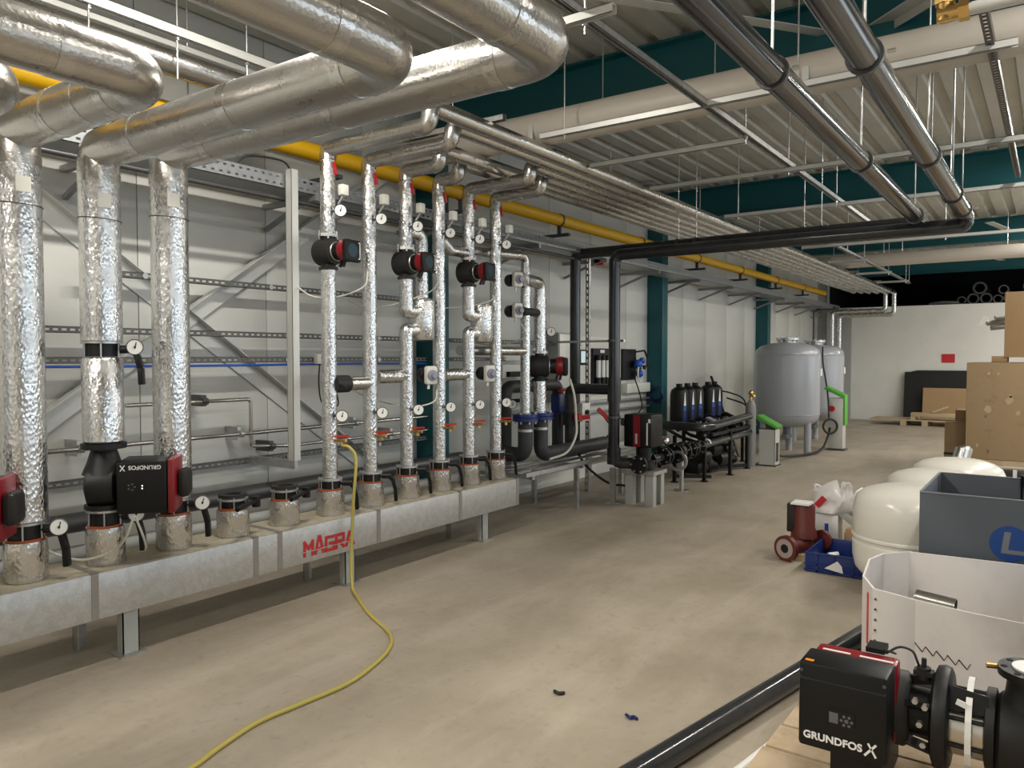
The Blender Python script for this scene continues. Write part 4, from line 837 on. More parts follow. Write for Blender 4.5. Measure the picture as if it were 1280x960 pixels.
t = thing('filter_station', (-4.0, 10.4, 0), 'black frame with manifolds, valves and hoses carrying the filter cylinders', 'filter station')
MB().tube([(-4.75, 9.25, .73), (-3.66, 9.25, .71), (-3.60, 9.5, .71), (-3.60, 11.0, .75)], .055, 18, bend=.08).build('upper_manifold', 'pvc_dark', t)
for (x, y) in ((-3.95, 9.15), (-3.66, 9.42), (-4.5, 9.9), (-3.58, 10.15), (-4.1, 9.8), (-3.6, 10.9), (-4.55, 11.9), (-3.9, 11.6)): MB().box((x-.02, y-.02, 0), (x+.02, y+.02, .6)).cyl((x, y, 0), (x, y, .012), .05, n=10).build('leg', 'black_plastic', t)
for (a_, b_) in (((-3.95, 9.15, .08), (-3.60, 9.5, .06)), ((-3.6, 9.5, .6), (-3.6, 11.0, .6)), ((-4.55, 9.9, .6), (-4.55, 11.95, .6)), ((-4.55, 10.1, .6), (-3.6, 10.1, .6)), ((-4.55, 11.8, .6), (-3.6, 11.0, .6)), ((-4.1, 9.8, .05), (-3.6, 10.9, .05))):
    MB().bar(a_, b_, .04, .04).build('frame_bar', 'black_plastic', t)
MB().box((-4.58, 10.15, .60), (-4.22, 11.95, .63)).build('shelf', 'charcoal', t)
rnd = random.Random(3)
for k in range(9):
    y = 9.6+k*.17; x = -3.85-.06*(k % 2)
    MB().tube([(x-.3, y+.1, .62), (x-.1, y, .70+.04*(k % 3)), (x+.12, y, .68), (x+.2, y, .55)], .030, 10, bend=.05).build('hose', 'black_plastic', t)
    f = MB().cyl((x-.02, y-.05, .68), (x-.02, y+.05, .68), .05, n=12).build('valve_body', 'black_iron', t)
    MB().cyl((x+.02, y-.055, .70), (x+.04, y-.056, .74), .013, n=6).cyl((x+.05, y+.01, .71), (x+.06, y+.01, .745), .012, n=6).build('bright_bolt', 'galv', f)
for (y, z) in ((10.0, .36), (10.5, .30), (9.6, .3), (10.3, .2)): MB().lathe((-3.75, y, z), (.3, 1, 0), [(.04, -.12), (.09, -.1), (.1, .05), (.06, .12)], 16).build('valve_body', 'black_iron', t)
for k in range(8):
    y = 9.45+k*.2; x = -3.70-.05*(k % 3); z = .60-.05*(k % 2)
    f = MB().lathe((x, y, z), (.15*(k % 2), 1, .1), [(.03, -.08), (.065, -.07), (.065, -.05), (.045, -.04), (.05, .04), (.065, .05), (.065, .07), (.03, .08)], 16).build('valve_body', 'black_iron', t)
    MB().bar((x, y, z+.05), (x+.05, y+.04, z+.13), .022, .03).build('lever', 'black_plastic', f)
    MB().cyl((x+.06, y-.06, z), (x+.06, y-.075, z), .014, n=6).build('bright_bolt', 'galv', f)
for k, (y, z) in enumerate(((9.75, .14), (10.15, .12), (10.55, .14), (10.9, .12))): MB().lathe((-3.95, y, z), (1, .15, 0), [(.05, -.16), (.10, -.14), (.11, .1), (.07, .14), (.04, .2)], 18).build('pump_motor', 'black_iron', t)
for k in range(5): MB().tube([(-4.45+.02*k, 9.95+.38*k, .62), (-4.25, 10.0+.35*k, .50), (-3.95, 10.0+.33*k, .42), (-3.72, 9.95+.3*k, .50)], .024, 8, bend=.06).build('hose', 'rubber', t)
MB().obox((-3.83, 10.1, .74), (.12, .14, .04), Matrix.Rotation(.4, 3, 'Y')).build('violet_valve', 'sensor_grey', t)
fl = ['first black filter cylinder, nearest the teal column', 'second black filter cylinder in the row', 'third black filter cylinder in the row, before the gap', 'fourth black filter cylinder, just after the gap', 'last black filter cylinder at the far end of the row']
for k, y in enumerate((10.34, 10.64, 10.93, 11.45, 11.72)):
    t = thing('filter_cylinder', (-4.4, y, .63), fl[k], 'filter', 'black filter cylinders')
    MB().lathe((-4.4, y, .63), (0, 0, 1), [(.125, 0), (.13, .03), (.13, .44), (.115, .50), (.06, .54), (.045, .545), (.045, .59)], 24).build('housing', 'black_plastic', t)
    MB().lathe((-4.4, y, .64), (0, 0, 1), [(.135, 0), (.135, .04), (.131, .045)], 24).build('clamp_band', 'charcoal', t)
    for (m, z0, z1, w0, w1) in (('blue_flange', .68, .84, .045, .032), ('blue_bright', .84, .90, .032, .028), ('dial_white', .91, 1.10, .026, .006)):
        mb = MB(); n = 6; vs = []
        for z, ww in ((z0, w0), (z1, w1)):
            for q in range(n+1):
                an = math.radians(-28)+(q/n-.5)*ww/.131*1.6; vs.append((-4.4+.1315*math.cos(an), y+.1315*math.sin(an), z))
        mb.add(vs, [(q, q+1, n+2+q, n+1+q) for q in range(n)]).build('label_stripe', m, t)
tag(MB().bar((-4.12, 12.1, .0), (-4.75, 12.5, 1.28), .03, .03).build('leaning_bar', 'black_plastic'), 'black bar leaning on the wall beside the filter cylinders', 'bar')
for pts, l in (([(-4.3, 12.0, .95), (-4.0, 12.0, .85), (-3.72, 11.25, .75)], 'straight dark hose running from the filters to the grey gas cylinder'), ([(-4.6, 12.4, 1.05), (-4.3, 12.2, 1.02), (-4.0, 11.9, .95), (-3.75, 11.4, .78)], 'curved dark hose beside the grey gas cylinder')):
    tag(MB().curve(pts, .013, 8).build('dark_hose', 'rubber'), l, 'hose')
t = thing('gas_cylinder', (-3.63, 11.15, 0), 'slim grey gas cylinder with brass valve in front of the big tank', 'gas cylinder')
MB().lathe((-3.63, 11.15, 0), (0, 0, 1), [(.07, 0), (.075, .02), (.075, .86), (.06, .93), (.03, .97)], 20).build('bottle', 'cyl_grey', t)
MB().cyl((-3.63, 11.15, .97), (-3.63, 11.15, 1.06), .02, n=10).ball((-3.63, 11.15, 1.08), .04, 10).cyl((-3.63, 11.15, 1.04), (-3.56, 11.1, 1.04), .02, n=8).build('brass_valve', 'brass', t)
# ================================================================== tanks and control pedestals
def tank(x, y, label):
    t = thing('storage_tank', (x, y, 0), label, 'tank', 'large grey tanks'); R = .52
    prof = [(.05, .43), (.25, .45), (.42, .50), (.50, .58), (R, .68), (R, 1.62), (.50, 1.72), (.42, 1.79), (.25, 1.835), (.05, 1.85)]
    MB().lathe((x, y, 0), (0, 0, 1), prof, 40).build('shell', 'tank_grey', t)
    for z in (.66, 1.64): MB().torus((x, y, z), (0, 0, 1), R-.001, .006, 40, 6).build('weld_seam', 'tank_grey', t)
    for k in range(3):
        q = math.radians(-30+120*k+10); MB().cyl((x+.40*math.cos(q), y+.40*math.sin(q), 0), (x+.40*math.cos(q), y+.40*math.sin(q), .56), .055, n=14).build('leg', 'tank_grey', t)
    f = MB().cyl((x, y, 1.83), (x, y, 1.88), .15, n=24).cyl((x, y, 1.885), (x, y, 1.92), .19, n=24).build('manhole', 'galv', t)
    for k in range(10):
        q = k*math.pi/5; MB().cyl((x+.165*math.cos(q), y+.165*math.sin(q), 1.86), (x+.165*math.cos(q), y+.165*math.sin(q), 1.945), .012, n=6).build('bolt', 'galv', f)
    g = V(x+R*math.cos(math.radians(28)), y+R*math.sin(math.radians(28)), 1.35)
    MB().cyl(g+V(.01, .005, -.06), g+V(.01, .005, .06), .03, n=12).build('sight_glass', 'dial_white', t)
    MB().cyl((x, y, .25), (x, y, .45), .06, n=14).cyl((x, y-.15, .28), (x, y+.15, .28), .05, n=12).build('outlet', 'tank_dark', t)
tank(-3.66, 13.1, 'large grey storage tank on legs nearest the filter station'); tank(-3.75, 15.25, 'large grey storage tank half hidden behind the first one')
def pedestal(x, y, h, label, big):
    t = thing('control_pedestal', (x, y, 0), label, 'pedestal', 'pedestals with green heads')
    if not big:
        MB().box((x-.13, y-.12, .02), (x+.10, y-.112, h)).box((x-.13, y+.112, .02), (x+.10, y+.12, h)).box((x-.13, y-.12, h-.01), (x+.10, y+.12, h)).box((x+.092, y-.12, .34), (x+.10, y+.12, h)).box((x+.092, y-.12, .02), (x+.10, y-.08, .34)).box((x+.092, y+.08, .02), (x+.10, y+.12, .34)).box((x+.092, y-.08, .02), (x+.10, y+.08, .06)).build('case', 'galv_pale', t)
        MB().obox((x-.02, y, h+.10), (.34, .27, .05), Matrix.Rotation(math.radians(28), 3, 'Y')).build('green_head', 'green_head', t, bevel=.01)
        MB().box((x-.06, y-.05, h), (x+.04, y+.05, h+.09)).build('head_mount', 'steel_dark', t)
    else:
        MB().box((x-.16, y-.11, .03), (x+.08, y+.11, h-.1)).build('case', 'galv_pale', t, bevel=.006)
        MB().box((x+.08, y-.11, .44), (x+.11, y+.11, h-.06)).build('green_front', 'green_head', t, bevel=.005)
        MB().obox((x-.06, y, h), (.36, .25, .06), Matrix.Rotation(math.radians(26), 3, 'Y')).build('green_head', 'green_head', t, bevel=.01)
        MB().cyl((x-.10, y-.14, .72), (x-.10, y-.11, .72), .05, n=14).build('red_switch', 'red_handle', t)
    MB().box((x-.20, y-.13, 0), (x+.12, y+.13, .02)).build('foot', 'steel_dark', t)
pedestal(-3.42, 11.42, .55, 'lower metal pedestal with slanted green head beside the gas cylinder', False); pedestal(-3.02, 14.0, 1.0, 'taller metal pedestal with green front beside the large tanks', True)
tag(MB().curve([(-3.4, 11.55, .15), (-3.4, 12.2, .05), (-3.2, 12.9, .04), (-3.15, 13.4, .08), (-3.15, 13.75, .25), (-3.13, 13.8, .4)], .02, 8).torus((-3.12, 13.78, .42), (.6, -.8, 0), .12, .018, 24, 8).curve([(-3.14, 13.78, .52), (-3.2, 13.9, 1.0), (-3.28, 13.9, 1.5), (-3.3, 13.95, 1.78)], .014, 8).build('black_cable_coil', 'rubber'), 'thick black cable with a coil running under the tanks to the green pedestal', 'cable')
tag(MB().tube([(-4.85, 20.6, 2.86), (-4.85, 19.6, 2.72), (-4.85, 19.6, 1.6)], .03, 10).build('dark_corner_conduit', 'steel_dark'), 'thin dark conduit dropping behind the tanks in the far corner', 'conduit')
t = thing('corner_junction', (-4.6, 20.2, 2.75), 'dark junction gear under the tray end in the far corner', 'junction box')
MB().box((-4.85, 20.0, 2.78), (-4.45, 20.4, 2.84)).build('plate', 'steel_dark', t); MB().box((-4.7, 20.1, 2.84), (-4.55, 20.3, 2.92)).build('case', 'black_plastic', t)
# ================================================================== far wall
def boxthing(name, lo, hi, m, label, cat, bevel=.004, group=None): return tag(MB().box(lo, hi).build(name, m, bevel=bevel), label, cat, group)
tag(MB().box((-2.27, YB-.012, 1.47), (-1.99, YB, 1.68)).build('wall_sign', 'red_print'), 'plain red rectangular sign on the far white wall', 'sign')
t = thing('leaning_board', (-2.2, 21.1, .2), 'large black board leaning on the far white wall', 'board')
MB().prism([(-3.06, 0), (-.9, 0), (-.9, 1.27), (-2.78, 1.27), (-2.95, 1.23), (-3.06, 1.23)], (0, 21.05, .005), (1, 0, 0), (0, .15, 1), .03).build('sheet', 'black_board', t)
tag(MB().prism([(-2.62, 0), (-1.0, 0), (-1.0, .85), (-2.62, .85)], (0, 20.88, .005), (1, 0, 0), (0, .15, 1), .03).build('leaning_board', 'kraft'), 'brown board leaning in front of the black board', 'board')
t = thing('flat_pallet', (-2.4, 20.4, 0), 'flat wooden pallet on the floor before the far wall', 'pallet')
for k in range(5): MB().box((-3.62+.15*(k % 2), 19.95+k*.17, .11), (-1.4, 20.09+k*.17, .14)).build('board', 'plank_wood', t)
for x in (-2.45, -1.95, -2.9): MB().box((x-.06, 19.95, 0), (x+.06, 20.8, .11)).build('bearer', 'plank_wood', t)
tag(MB().box((-2.75, 20.0, .21), (-1.5, 20.3, .30)).build('timber_beam', 'plank_wood', bevel=.004), 'pale timber lying on the flat pallet', 'timber')
tag(MB().bar((-2.32, 20.15, .33), (-2.0, 20.2, .47), .2, .04).build('timber_offcut', 'plank_wood'), 'tilted wood offcut on top of the pale timber', 'timber')
tag(MB().box((-2.75, 19.97, .14), (-2.65, 20.75, .21)).box((-1.7, 19.97, .14), (-1.6, 20.75, .21)).build('spacer_battens', 'plank_wood'), 'wood battens under the pale timber', 'timber')
# dark storage deck above the far wall: black pipe rolls seen end on
rings = [(-1.90, 2.985, .10), (-1.66, 3.015, .13), (-1.39, 3.015, .13), (-1.525, 3.27, .15), (-1.15, 2.99, .105), (-.92, 3.005, .12), (-1.04, 3.21, .11), (-.66, 3.02, .135), (-.38, 3.02, .135), (-.52, 3.27, .14)]
for x, z, r in rings:
    tag(MB().ring((x, 21.6, z), (x, 23.2, z), r, r*.72, 20).build('pipe_roll', 'steel_dark'), 'dark pipe end stacked in the black storage above the far wall', 'pipe', 'dark pipes in the storage')
tag(MB().tube([(-2.6, 21.7, 2.92), (-2.3, 21.6, 2.95), (-1.95, 21.55, 2.93)], .04, 8).build('storage_scrap', 'galv'), 'pale scrap on the edge of the dark storage', 'debris')
# ================================================================== crates and cartons on the right
t = thing('shipping_crate', (-.2, 12.5, .0), 'large scuffed plywood crate standing on a pallet', 'crate')
MB().box((-.98, 12.0, .23), (.55, 13.1, 1.53)).build('box', 'crate_board', t, bevel=.01)
MB().box((-1.0, 11.98, .16), (.57, 13.12, .228)).build('pallet_top', 'pallet_wood', t)
for x in (-.98, -.30, .40): MB().box((x, 12.0, .0), (x+.14, 13.1, .16)).build('bearer', 'pallet_wood', t)
rr = random.Random(8)
for k in range(13):
    x = -.93+rr.random()*.9; z = .32+rr.random()*1.1; w_ = .015+rr.random()*.03
    MB().prism([(w_*math.cos(q)*(.6+rr.random()*.8), w_*1.3*math.sin(q)*(.6+rr.random()*.8)) for q in [i*1.05 for i in range(6)]], (x, 11.999, z), (1, 0, 0), (0, 0, 1), -.0 or .0015).build('scuff', 'crate_dark' if k % 4 == 1 else 'plank_wood', t)
t = thing('cardboard_carton', (.1, 12.5, 1.53), 'plain brown carton on top of the plywood crate', 'carton')
MB().box((-.56, 12.03, 1.60), (.55, 12.9, 2.46)).build('box', 'kraft', t, bevel=.006)
MB().box((-.50, 12.0, 1.535), (.55, 12.95, 1.60)).build('paper_base', 'carton_edge', t)
tag(MB().box((-.70, 12.05, 1.535), (-.52, 12.4, 1.615)).build('flat_carton', 'kraft', bevel=.004), 'small flat brown carton beside the big one on the crate', 'carton')
t = thing('tube_pack', (-.6, 12.95, 2.0), 'pack of grey tubes with white end sticking out left of the brown carton', 'tubes')
for k, (z, y) in enumerate(((2.12, 12.96), (2.05, 12.98), (2.19, 12.96), (2.10, 13.05))): MB().tube([(-.82+.05*k, y, z-.03), (-.3, y+.2, z+.03)], .036, 12).build('tube', 'grey_paint', t)
MB().obox((-.86, 12.94, 2.12), (.07, .10, .16), Matrix.Rotation(.5, 3, 'Y')).build('white_end', 'dial_white', t)
MB().box((-.30, 12.92, 1.53), (-.2, 13.0, 2.1)).build('prop', 'kraft', t)
t = thing('small_carton', (-1.1, 12.7, 0), 'narrow brown carton with a dark band left of the plywood crate', 'carton')
MB().box((-1.29, 12.6, .0), (-1.03, 13.0, .66)).build('box', 'crate_board', t, bevel=.006); MB().box((-1.295, 12.595, .2), (-1.03, 12.60, .23)).build('band', 'charcoal', t)
tag(MB().box((-1.20, 13.05, 0), (-1.0, 13.4, .82)).build('brown_carton', 'kraft', bevel=.006), 'brown carton peeking out behind the narrow one', 'carton')
# white expansion vessels
def vessel(x, y, s, label):
    t = thing('expansion_vessel', (x, y, 0), label, 'vessel', 'cream expansion vessels'); R = .355*s
    prof = [(.05, .07), (.18, .08), (.28, .115), (.335, .18), (.352, .26), (.355, .355), (.347, .365), (.347, .385), (.36, .392), (.36, .405), (.347, .412), (.355, .43), (.355, .56), (.348, .62), (.325, .67), (.27, .708), (.18, .735), (.08, .747), (.03, .749)]
    MB().lathe((x, y, 0), (0, 0, 1), [(r*s, z) for r, z in prof], 48).build('shell', 'vessel_white', t)
    for k in range(3):
        q = 2.1*k+.6; MB().cyl((x+.24*s*math.cos(q), y+.24*s*math.sin(q), 0), (x+.24*s*math.cos(q), y+.24*s*math.sin(q), .12), .022, n=10).build('foot', 'vessel_white', t)
    MB().cyl((x-.16*s, y-.05, .715), (x-.16*s, y-.05, .73), .012, n=10).build('plug', 'black_plastic', t)
vessel(-.775, 5.70, 1.0, 'cream domed expansion vessel nearest the camera beside the blue crate'); vessel(-.73, 6.62, 1.0, 'cream expansion vessel dome peeking out second behind the grey box'); vessel(-.66, 7.45, 1.0, 'third cream expansion vessel dome behind the others')
t = thing('bagged_tube', (-.72, 8.3, .0), 'clear plastic wrapped tube leaning up behind the cream vessels', 'tube')
MB().tube([(-.86, 8.25, .02), (-.70, 8.45, .72)], .075, 16).build('wrapped_tube', 'foil_tape', t); MB().ball((-.70, 8.45, .72), .075, 14, (1, 1, .5)).build('wrap_end', 'foil_tape', t); MB().obox((-.72, 8.36, .58), (.06, .02, .10), Matrix.Rotation(.4, 3, 'Y')).build('black_mark', 'black_plastic', t)
# grey carton box with blue round emblem
t = thing('grey_box', (-.1, 4.9, 0), 'dark grey open plastic box with a round blue L emblem', 'box'); x0, x1, y0, y1, hh, w_ = -.565, .40, 4.47, 5.30, .90, .012
for nm_, lo, hi in (('front_wall', (x0, y0, 0), (x1, y0+w_, hh)), ('back_wall', (x0, y1-w_, 0), (x1, y1, hh)), ('side_wall', (x0, y0+w_, 0), (x0+w_, y1-w_, hh)), ('side_wall', (x1-w_, y0+w_, 0), (x1, y1-w_, hh)), ('bottom', (x0+w_, y0+w_, 0), (x1-w_, y1-w_, .012))):
    MB().box(lo, hi).build(nm_, 'carton_grey', t, bevel=.003)
MB().box((x0, y0-.002, hh-.004), (x1, y0+w_, hh+.002)).build('rim', 'carton_grey_edge', t); MB().box((x0, y1-w_, hh-.004), (x1, y1+.002, hh+.002)).build('rim', 'carton_grey_edge', t)
MB().box((x0-.002, y0+w_, hh-.004), (x0+w_, y1-w_, hh+.002)).build('rim', 'carton_grey_edge', t)
MB().box((-.15, y1-w_-.004, .5), (-.14, y1-w_, hh)).build('seam', 'black_plastic', t); MB().box((x0+w_, y1-.16, .5), (x0+w_+.002, y1-.155, hh)).build('seam', 'black_plastic', t)
e = MB().cyl((-.165, y0-.0015, .68), (-.165, y0, .68), .088, n=36).build('round_emblem', 'logo_blue', t)
MB().prism([(-.038, -.05), (.088, -.05), (.084, -.03), (-.008, -.03), (.004, .058), (-.025, .058)], (-.165, y0-.0015, .68), (1, 0, 0), (0, 0, 1), .0012).build('letter_l', 'carton_grey_edge', e)
t = thing('small_fitting', (-.25, 5.25, .85), 'small black and clear fitting clipped to the rear rim of the grey box', 'fitting')
MB().cyl((-.13, 5.27, .86), (-.13, 5.27, .92), .022, n=10).build('plug', 'black_plastic', t); MB().ball((-.09, 5.27, .91), .022, 10).build('clear_bulb', 'galv', t); MB().box((-.19, 5.28, .9), (-.17, 5.30, .945)).build('tab', 'dial_white', t)
# white octagonal carton
t = thing('white_carton', (-.15, 3.95, 0), 'open white cardboard carton with bulging front', 'carton'); H_ = .60
outl = [(-.625, 3.57), (-.45, 3.50), (-.25, 3.445), (0.0, 3.41), (.25, 3.40), (.42, 3.42), (.46, 3.6), (.46, 4.2), (.36, 4.40), (-.1, 4.40), (-.60, 4.36), (-.70, 4.24), (-.735, 4.08), (-.70, 3.75)]
cx_ = sum(p[0] for p in outl)/len(outl); cy_ = sum(p[1] for p in outl)/len(outl); n = len(outl)
inn = [(cx_+(p[0]-cx_)*.985, cy_+(p[1]-cy_)*.985) for p in outl]
names = ['front_panel']*5+['side_panel']*3+['back_panel']*2+['side_panel']*4
for k in range(n):
    a_, b_ = outl[k], outl[(k+1) % n]; c_, d_ = inn[(k+1) % n], inn[k]
    MB().prism([a_, b_, c_, d_], (0, 0, .002), (1, 0, 0), (0, 1, 0), H_-.002).build(names[k], 'carton_white', t, sharp=80)
    MB().prism([a_, b_, c_, d_], (0, 0, H_), (1, 0, 0), (0, 1, 0), .003).build('cut_edge', 'carton_edge', t)
MB().prism(inn, (0, 0, 0), (1, 0, 0), (0, 1, 0), .01).build('bottom', 'carton_white', t)
dd = Vector((-.70+.625, 3.75-3.57, 0)).normalized(); nn_ = Vector((dd.y, -dd.x, 0)); nn_ = nn_ if nn_.x < 0 else -nn_
MB().bar(V(-.655, 3.645, .33)+nn_*.002, V(-.655, 3.645, .56)+nn_*.002, .03, .002, up=nn_).build('red_print', 'red_print', t)
for k in range(6): MB().cyl(V(-.612, 3.563, .56-k*.045), V(-.612, 3.558, .56-k*.045), .005, n=6).build('staple', 'steel_dark', t)
fd = Vector((-.25+.45, 3.445-3.50, 0)).normalized(); fn = Vector((fd.y, -fd.x, 0))
mb = MB(); base = V(-.45, 3.50, 0)
for k in range(5):
    p0 = base + fd*(.0+k*.042); s0 = fn*.001
    mb.bar(p0+V(0, 0, .425-k*.005)+s0, p0+fd*.03+V(0, 0, .395-k*.005)+s0, .004, .002, up=fn); mb.bar(p0+fd*.03+V(0, 0, .395-k*.005)+s0, p0+fd*.042+V(0, 0, .421-k*.005)+s0, .002, .002, up=fn)
mb.build('wavy_print', 'charcoal', t)
t = thing('metal_sleeve', (-.38, 4.02, .4), 'short silver tube lying inside the white carton', 'tube')
MB().ring((-.50, 3.90, .505), (-.34, 3.88, .495), .033, .029, 20).build('sleeve', 'stainless', t); MB().box((-.50, 3.80, .012), (-.34, 3.96, .462)).build('packing', 'carton_white', t)
# floor pipe
tag(MB().cyl((-1.46, 1.4, .052), (-.775, 4.95, .052), .05, n=20).build('floor_pipe', 'pvc_dark'), 'long dark plastic pipe lying on the floor beside the pallet', 'pipe')
tag(MB().cyl((-1.06, 2.2, .02), (-.90, 3.2, .02), .018, n=12).build('white_rod', 'cap_white'), 'thin white rod lying on the floor along the pallet', 'rod')
# pallet and the pump on it
t = thing('wooden_pallet', (-.3, 2.8, 0), 'worn wooden pallet under the horizontal pump in the foreground', 'pallet')
for k in range(6): MB().box((-.87+.005*(k % 3), 2.05+k*.205, .115), (.35, 2.24+k*.205, .14)).build('deck_board', 'pallet_wood', t, bevel=.003)
for x in (-.86, -.30, .22): MB().box((x, 2.06, 0), (x+.12, 3.27, .115)).build('stringer', 'pallet_wood', t)
t = thing('horizontal_pump', (-.3, 2.9, .14), 'black horizontal multistage pump with square control box in the foreground', 'pump'); zc, ya = .385, 2.92
h = MB().box((-.69, 2.65, .285), (-.415, 2.80, .575)).build('control_box', 'black_plastic', t, bevel=.012)
MB().prism([(-.685, 0), (-.42, 0), (-.42, .06), (-.685, .06)], (0, 2.652, .515), (1, 0, 0), (0, .35, .94), .004).build('lid_slope', 'black_plastic', h)
MB().box((-.675, 2.80, .30), (-.412, 2.88, .570)).build('red_housing', 'pump_red', t, bevel=.012)
MB().box((-.65, 2.81, .570), (-.56, 2.822, .572)).box((-.53, 2.81, .570), (-.425, 2.822, .572)).build('red_label', 'carton_edge', t)
MB().box((-.672, 2.66, .5755), (-.645, 2.675, .5775)).build('orange_sticker', 'sticker_orange', h)
text('lettering', 'GRUNDFOS', .034, (-.672, 2.6485, .318), (1, 0, 0), (0, 0, 1), 'white_print', h, thick=.0015, ow=.0011, spacing=1.03)
MB().bar((-.480, 2.6485, .31), (-.446, 2.6485, .352), .007, .002, up=(0, -1, 0)).bar((-.446, 2.6485, .31), (-.470, 2.6485, .352), .006, .002, up=(0, -1, 0)).build('emblem', 'white_print', h)
k_ = MB().box((-.595, 2.648, .375), (-.51, 2.651, .435)).build('key_panel', 'black_plastic', h)
MB().box((-.590, 2.6475, .39), (-.562, 2.6495, .425)).build('display', 'grey_print', k_)
mb = MB()
for q in range(6): mb.cyl((-.536+.016*math.cos(q*1.047), 2.647, .405+.016*math.sin(q*1.047)), (-.536+.016*math.cos(q*1.047), 2.6495, .405+.016*math.sin(q*1.047)), .005, n=8)
mb.cyl((-.536, 2.647, .405), (-.536, 2.6495, .405), .007, n=10).build('keypad', 'grey_print', k_)
for (x, z) in ((-.68, .545), (-.425, .548)): MB().cyl((x, 2.6475, z), (x, 2.6495, z), .006, n=8).build('screw', 'steel_dark', h)
MB().lathe((-.66, ya, zc), (1, 0, 0), [(.10, 0), (.125, .03), (.125, .26), (.11, .28)], 24).build('motor', 'charcoal', t)
MB().lathe((-.40, ya, zc), (1, 0, 0), [(.12, 0), (.08, .02), (.08, .08), (.13, .09)], 20).build('lantern', 'black_iron', t)
for q in (.5, 1.5, 2.6, 4.0, 5.2): MB().bar((-.40, ya+.10*math.cos(q), zc+.10*math.sin(q)), (-.30, ya+.12*math.cos(q), zc+.12*math.sin(q)), .02, .03, up=(0, math.cos(q), math.sin(q))).build('lantern_rib', 'black_iron', t)
for (x, y, z) in ((-.355, 2.80, .47), (-.325, 2.79, .46), (-.34, 2.79, .40), (-.33, 2.80, .33)): MB().cyl((x, y, z), (x, y-.02, z), .010, n=6).build('bolt', 'galv', t)
MB().lathe((-.315, ya, zc), (1, 0, 0), [(.14, 0), (.165, .01), (.17, .03), (.165, .048), (.15, .055)], 32).build('motor_flange', 'black_iron', t)
MB().cyl((-.26, ya, zc-.01), (-.16, ya, zc-.01), .098, n=28).build('stainless_sleeve', 'stainless', t)
for q in (.35, 1.1, 1.9, 2.7, 3.6, 5.4): MB().cyl((-.27, ya+.105*math.cos(q), zc+.105*math.sin(q)), (-.15, ya+.105*math.cos(q), zc+.105*math.sin(q)), .007, n=8).build('tie_rod', 'black_iron', t)
MB().prism([(-.268, 0), (-.15, 0), (-.15, .06), (-.268, .075)], (0, ya-.075, zc+.065), (1, 0, 0), (0, .3, .95), .02).build('cover_plate', 'black_plastic', t)
MB().lathe((-.165, ya, zc), (1, 0, 0), [(.11, 0), (.13, .005), (.13, .03), (.115, .035)], 28).build('casing_ring', 'black_iron', t)
MB().lathe((-.14, ya, zc-.01), (1, 0, 0), [(.11, 0), (.135, .02), (.15, .09), (.15, .16), (.11, .22), (.07, .26)], 28).lathe((-.03, ya, zc), (0, 0, 1), [(.13, .06), (.085, .12), (.075, .2)], 24).build('volute', 'black_iron', t)
d = MB().cyl((-.03, ya, .582), (-.03, ya, .606), .105, n=32).build('discharge_flange', 'black_iron', t)
for q in range(8): MB().cyl((-.03+.088*math.cos(q*.785+.2), ya+.088*math.sin(q*.785+.2), .6055), (-.03+.088*math.cos(q*.785+.2), ya+.088*math.sin(q*.785+.2), .6075), .010, n=10).build('bolt_hole', 'unlit_black', d)
MB().cyl((-.03, ya, .606), (-.03, ya, .612), .066, n=28).build('white_cap', 'cap_white', d)
MB().cyl((-.135, ya, .594), (-.165, ya-.01, .594), .009, n=8).build('brass_plug', 'brass', t)
mb = MB()
pts = [V(-.205, ya+.128*math.cos(q), zc+.15*math.sin(q)) for q in [math.radians(a_) for a_ in range(60, 261, 20)]]
for p_, q_ in zip(pts, pts[1:]):
    rad = ((p_+q_)/2-V(-.205, ya, zc)); rad.x = 0; mb.bar(p_, q_, .018, .003, up=rad.normalized())
mb.build('plastic_strap', 'strap_white', t); MB().obox((-.225, ya-.105, zc+.10), (.03, .006, .018), Matrix.Rotation(.3, 3, 'Y')).build('strap_tail', 'strap_white', t)
MB().cyl((-.345, ya-.01, zc+.12), (-.345, ya-.01, zc+.16), .022, n=10).box((-.375, ya-.03, zc+.135), (-.315, ya+.01, zc+.15)).cyl((-.345, ya-.01, zc+.16), (-.345, ya-.01, zc+.19), .008, n=8).build('vent_valve', 'charcoal', t)
MB().curve([(-.46, 2.88, .575), (-.42, 2.9, .60), (-.38, 2.9, .595), (-.365, 2.9, .565), (-.36, 2.91, .545)], .004, 6).torus((-.445, 2.88, .585), (.2, .3, 1), .018, .003, 16, 6).build('sensor_cable', 'rubber', t)
MB().box((-.52, 2.86, .575), (-.46, 2.94, .592)).build('cable_block', 'black_plastic', t)
MB().box((-.60, 2.72, .14), (-.44, 3.06, .262)).build('support_foot', 'black_iron', t)
MB().box((-.12, 2.78, .14), (.08, 3.06, .235)).build('support_foot', 'black_iron', t)
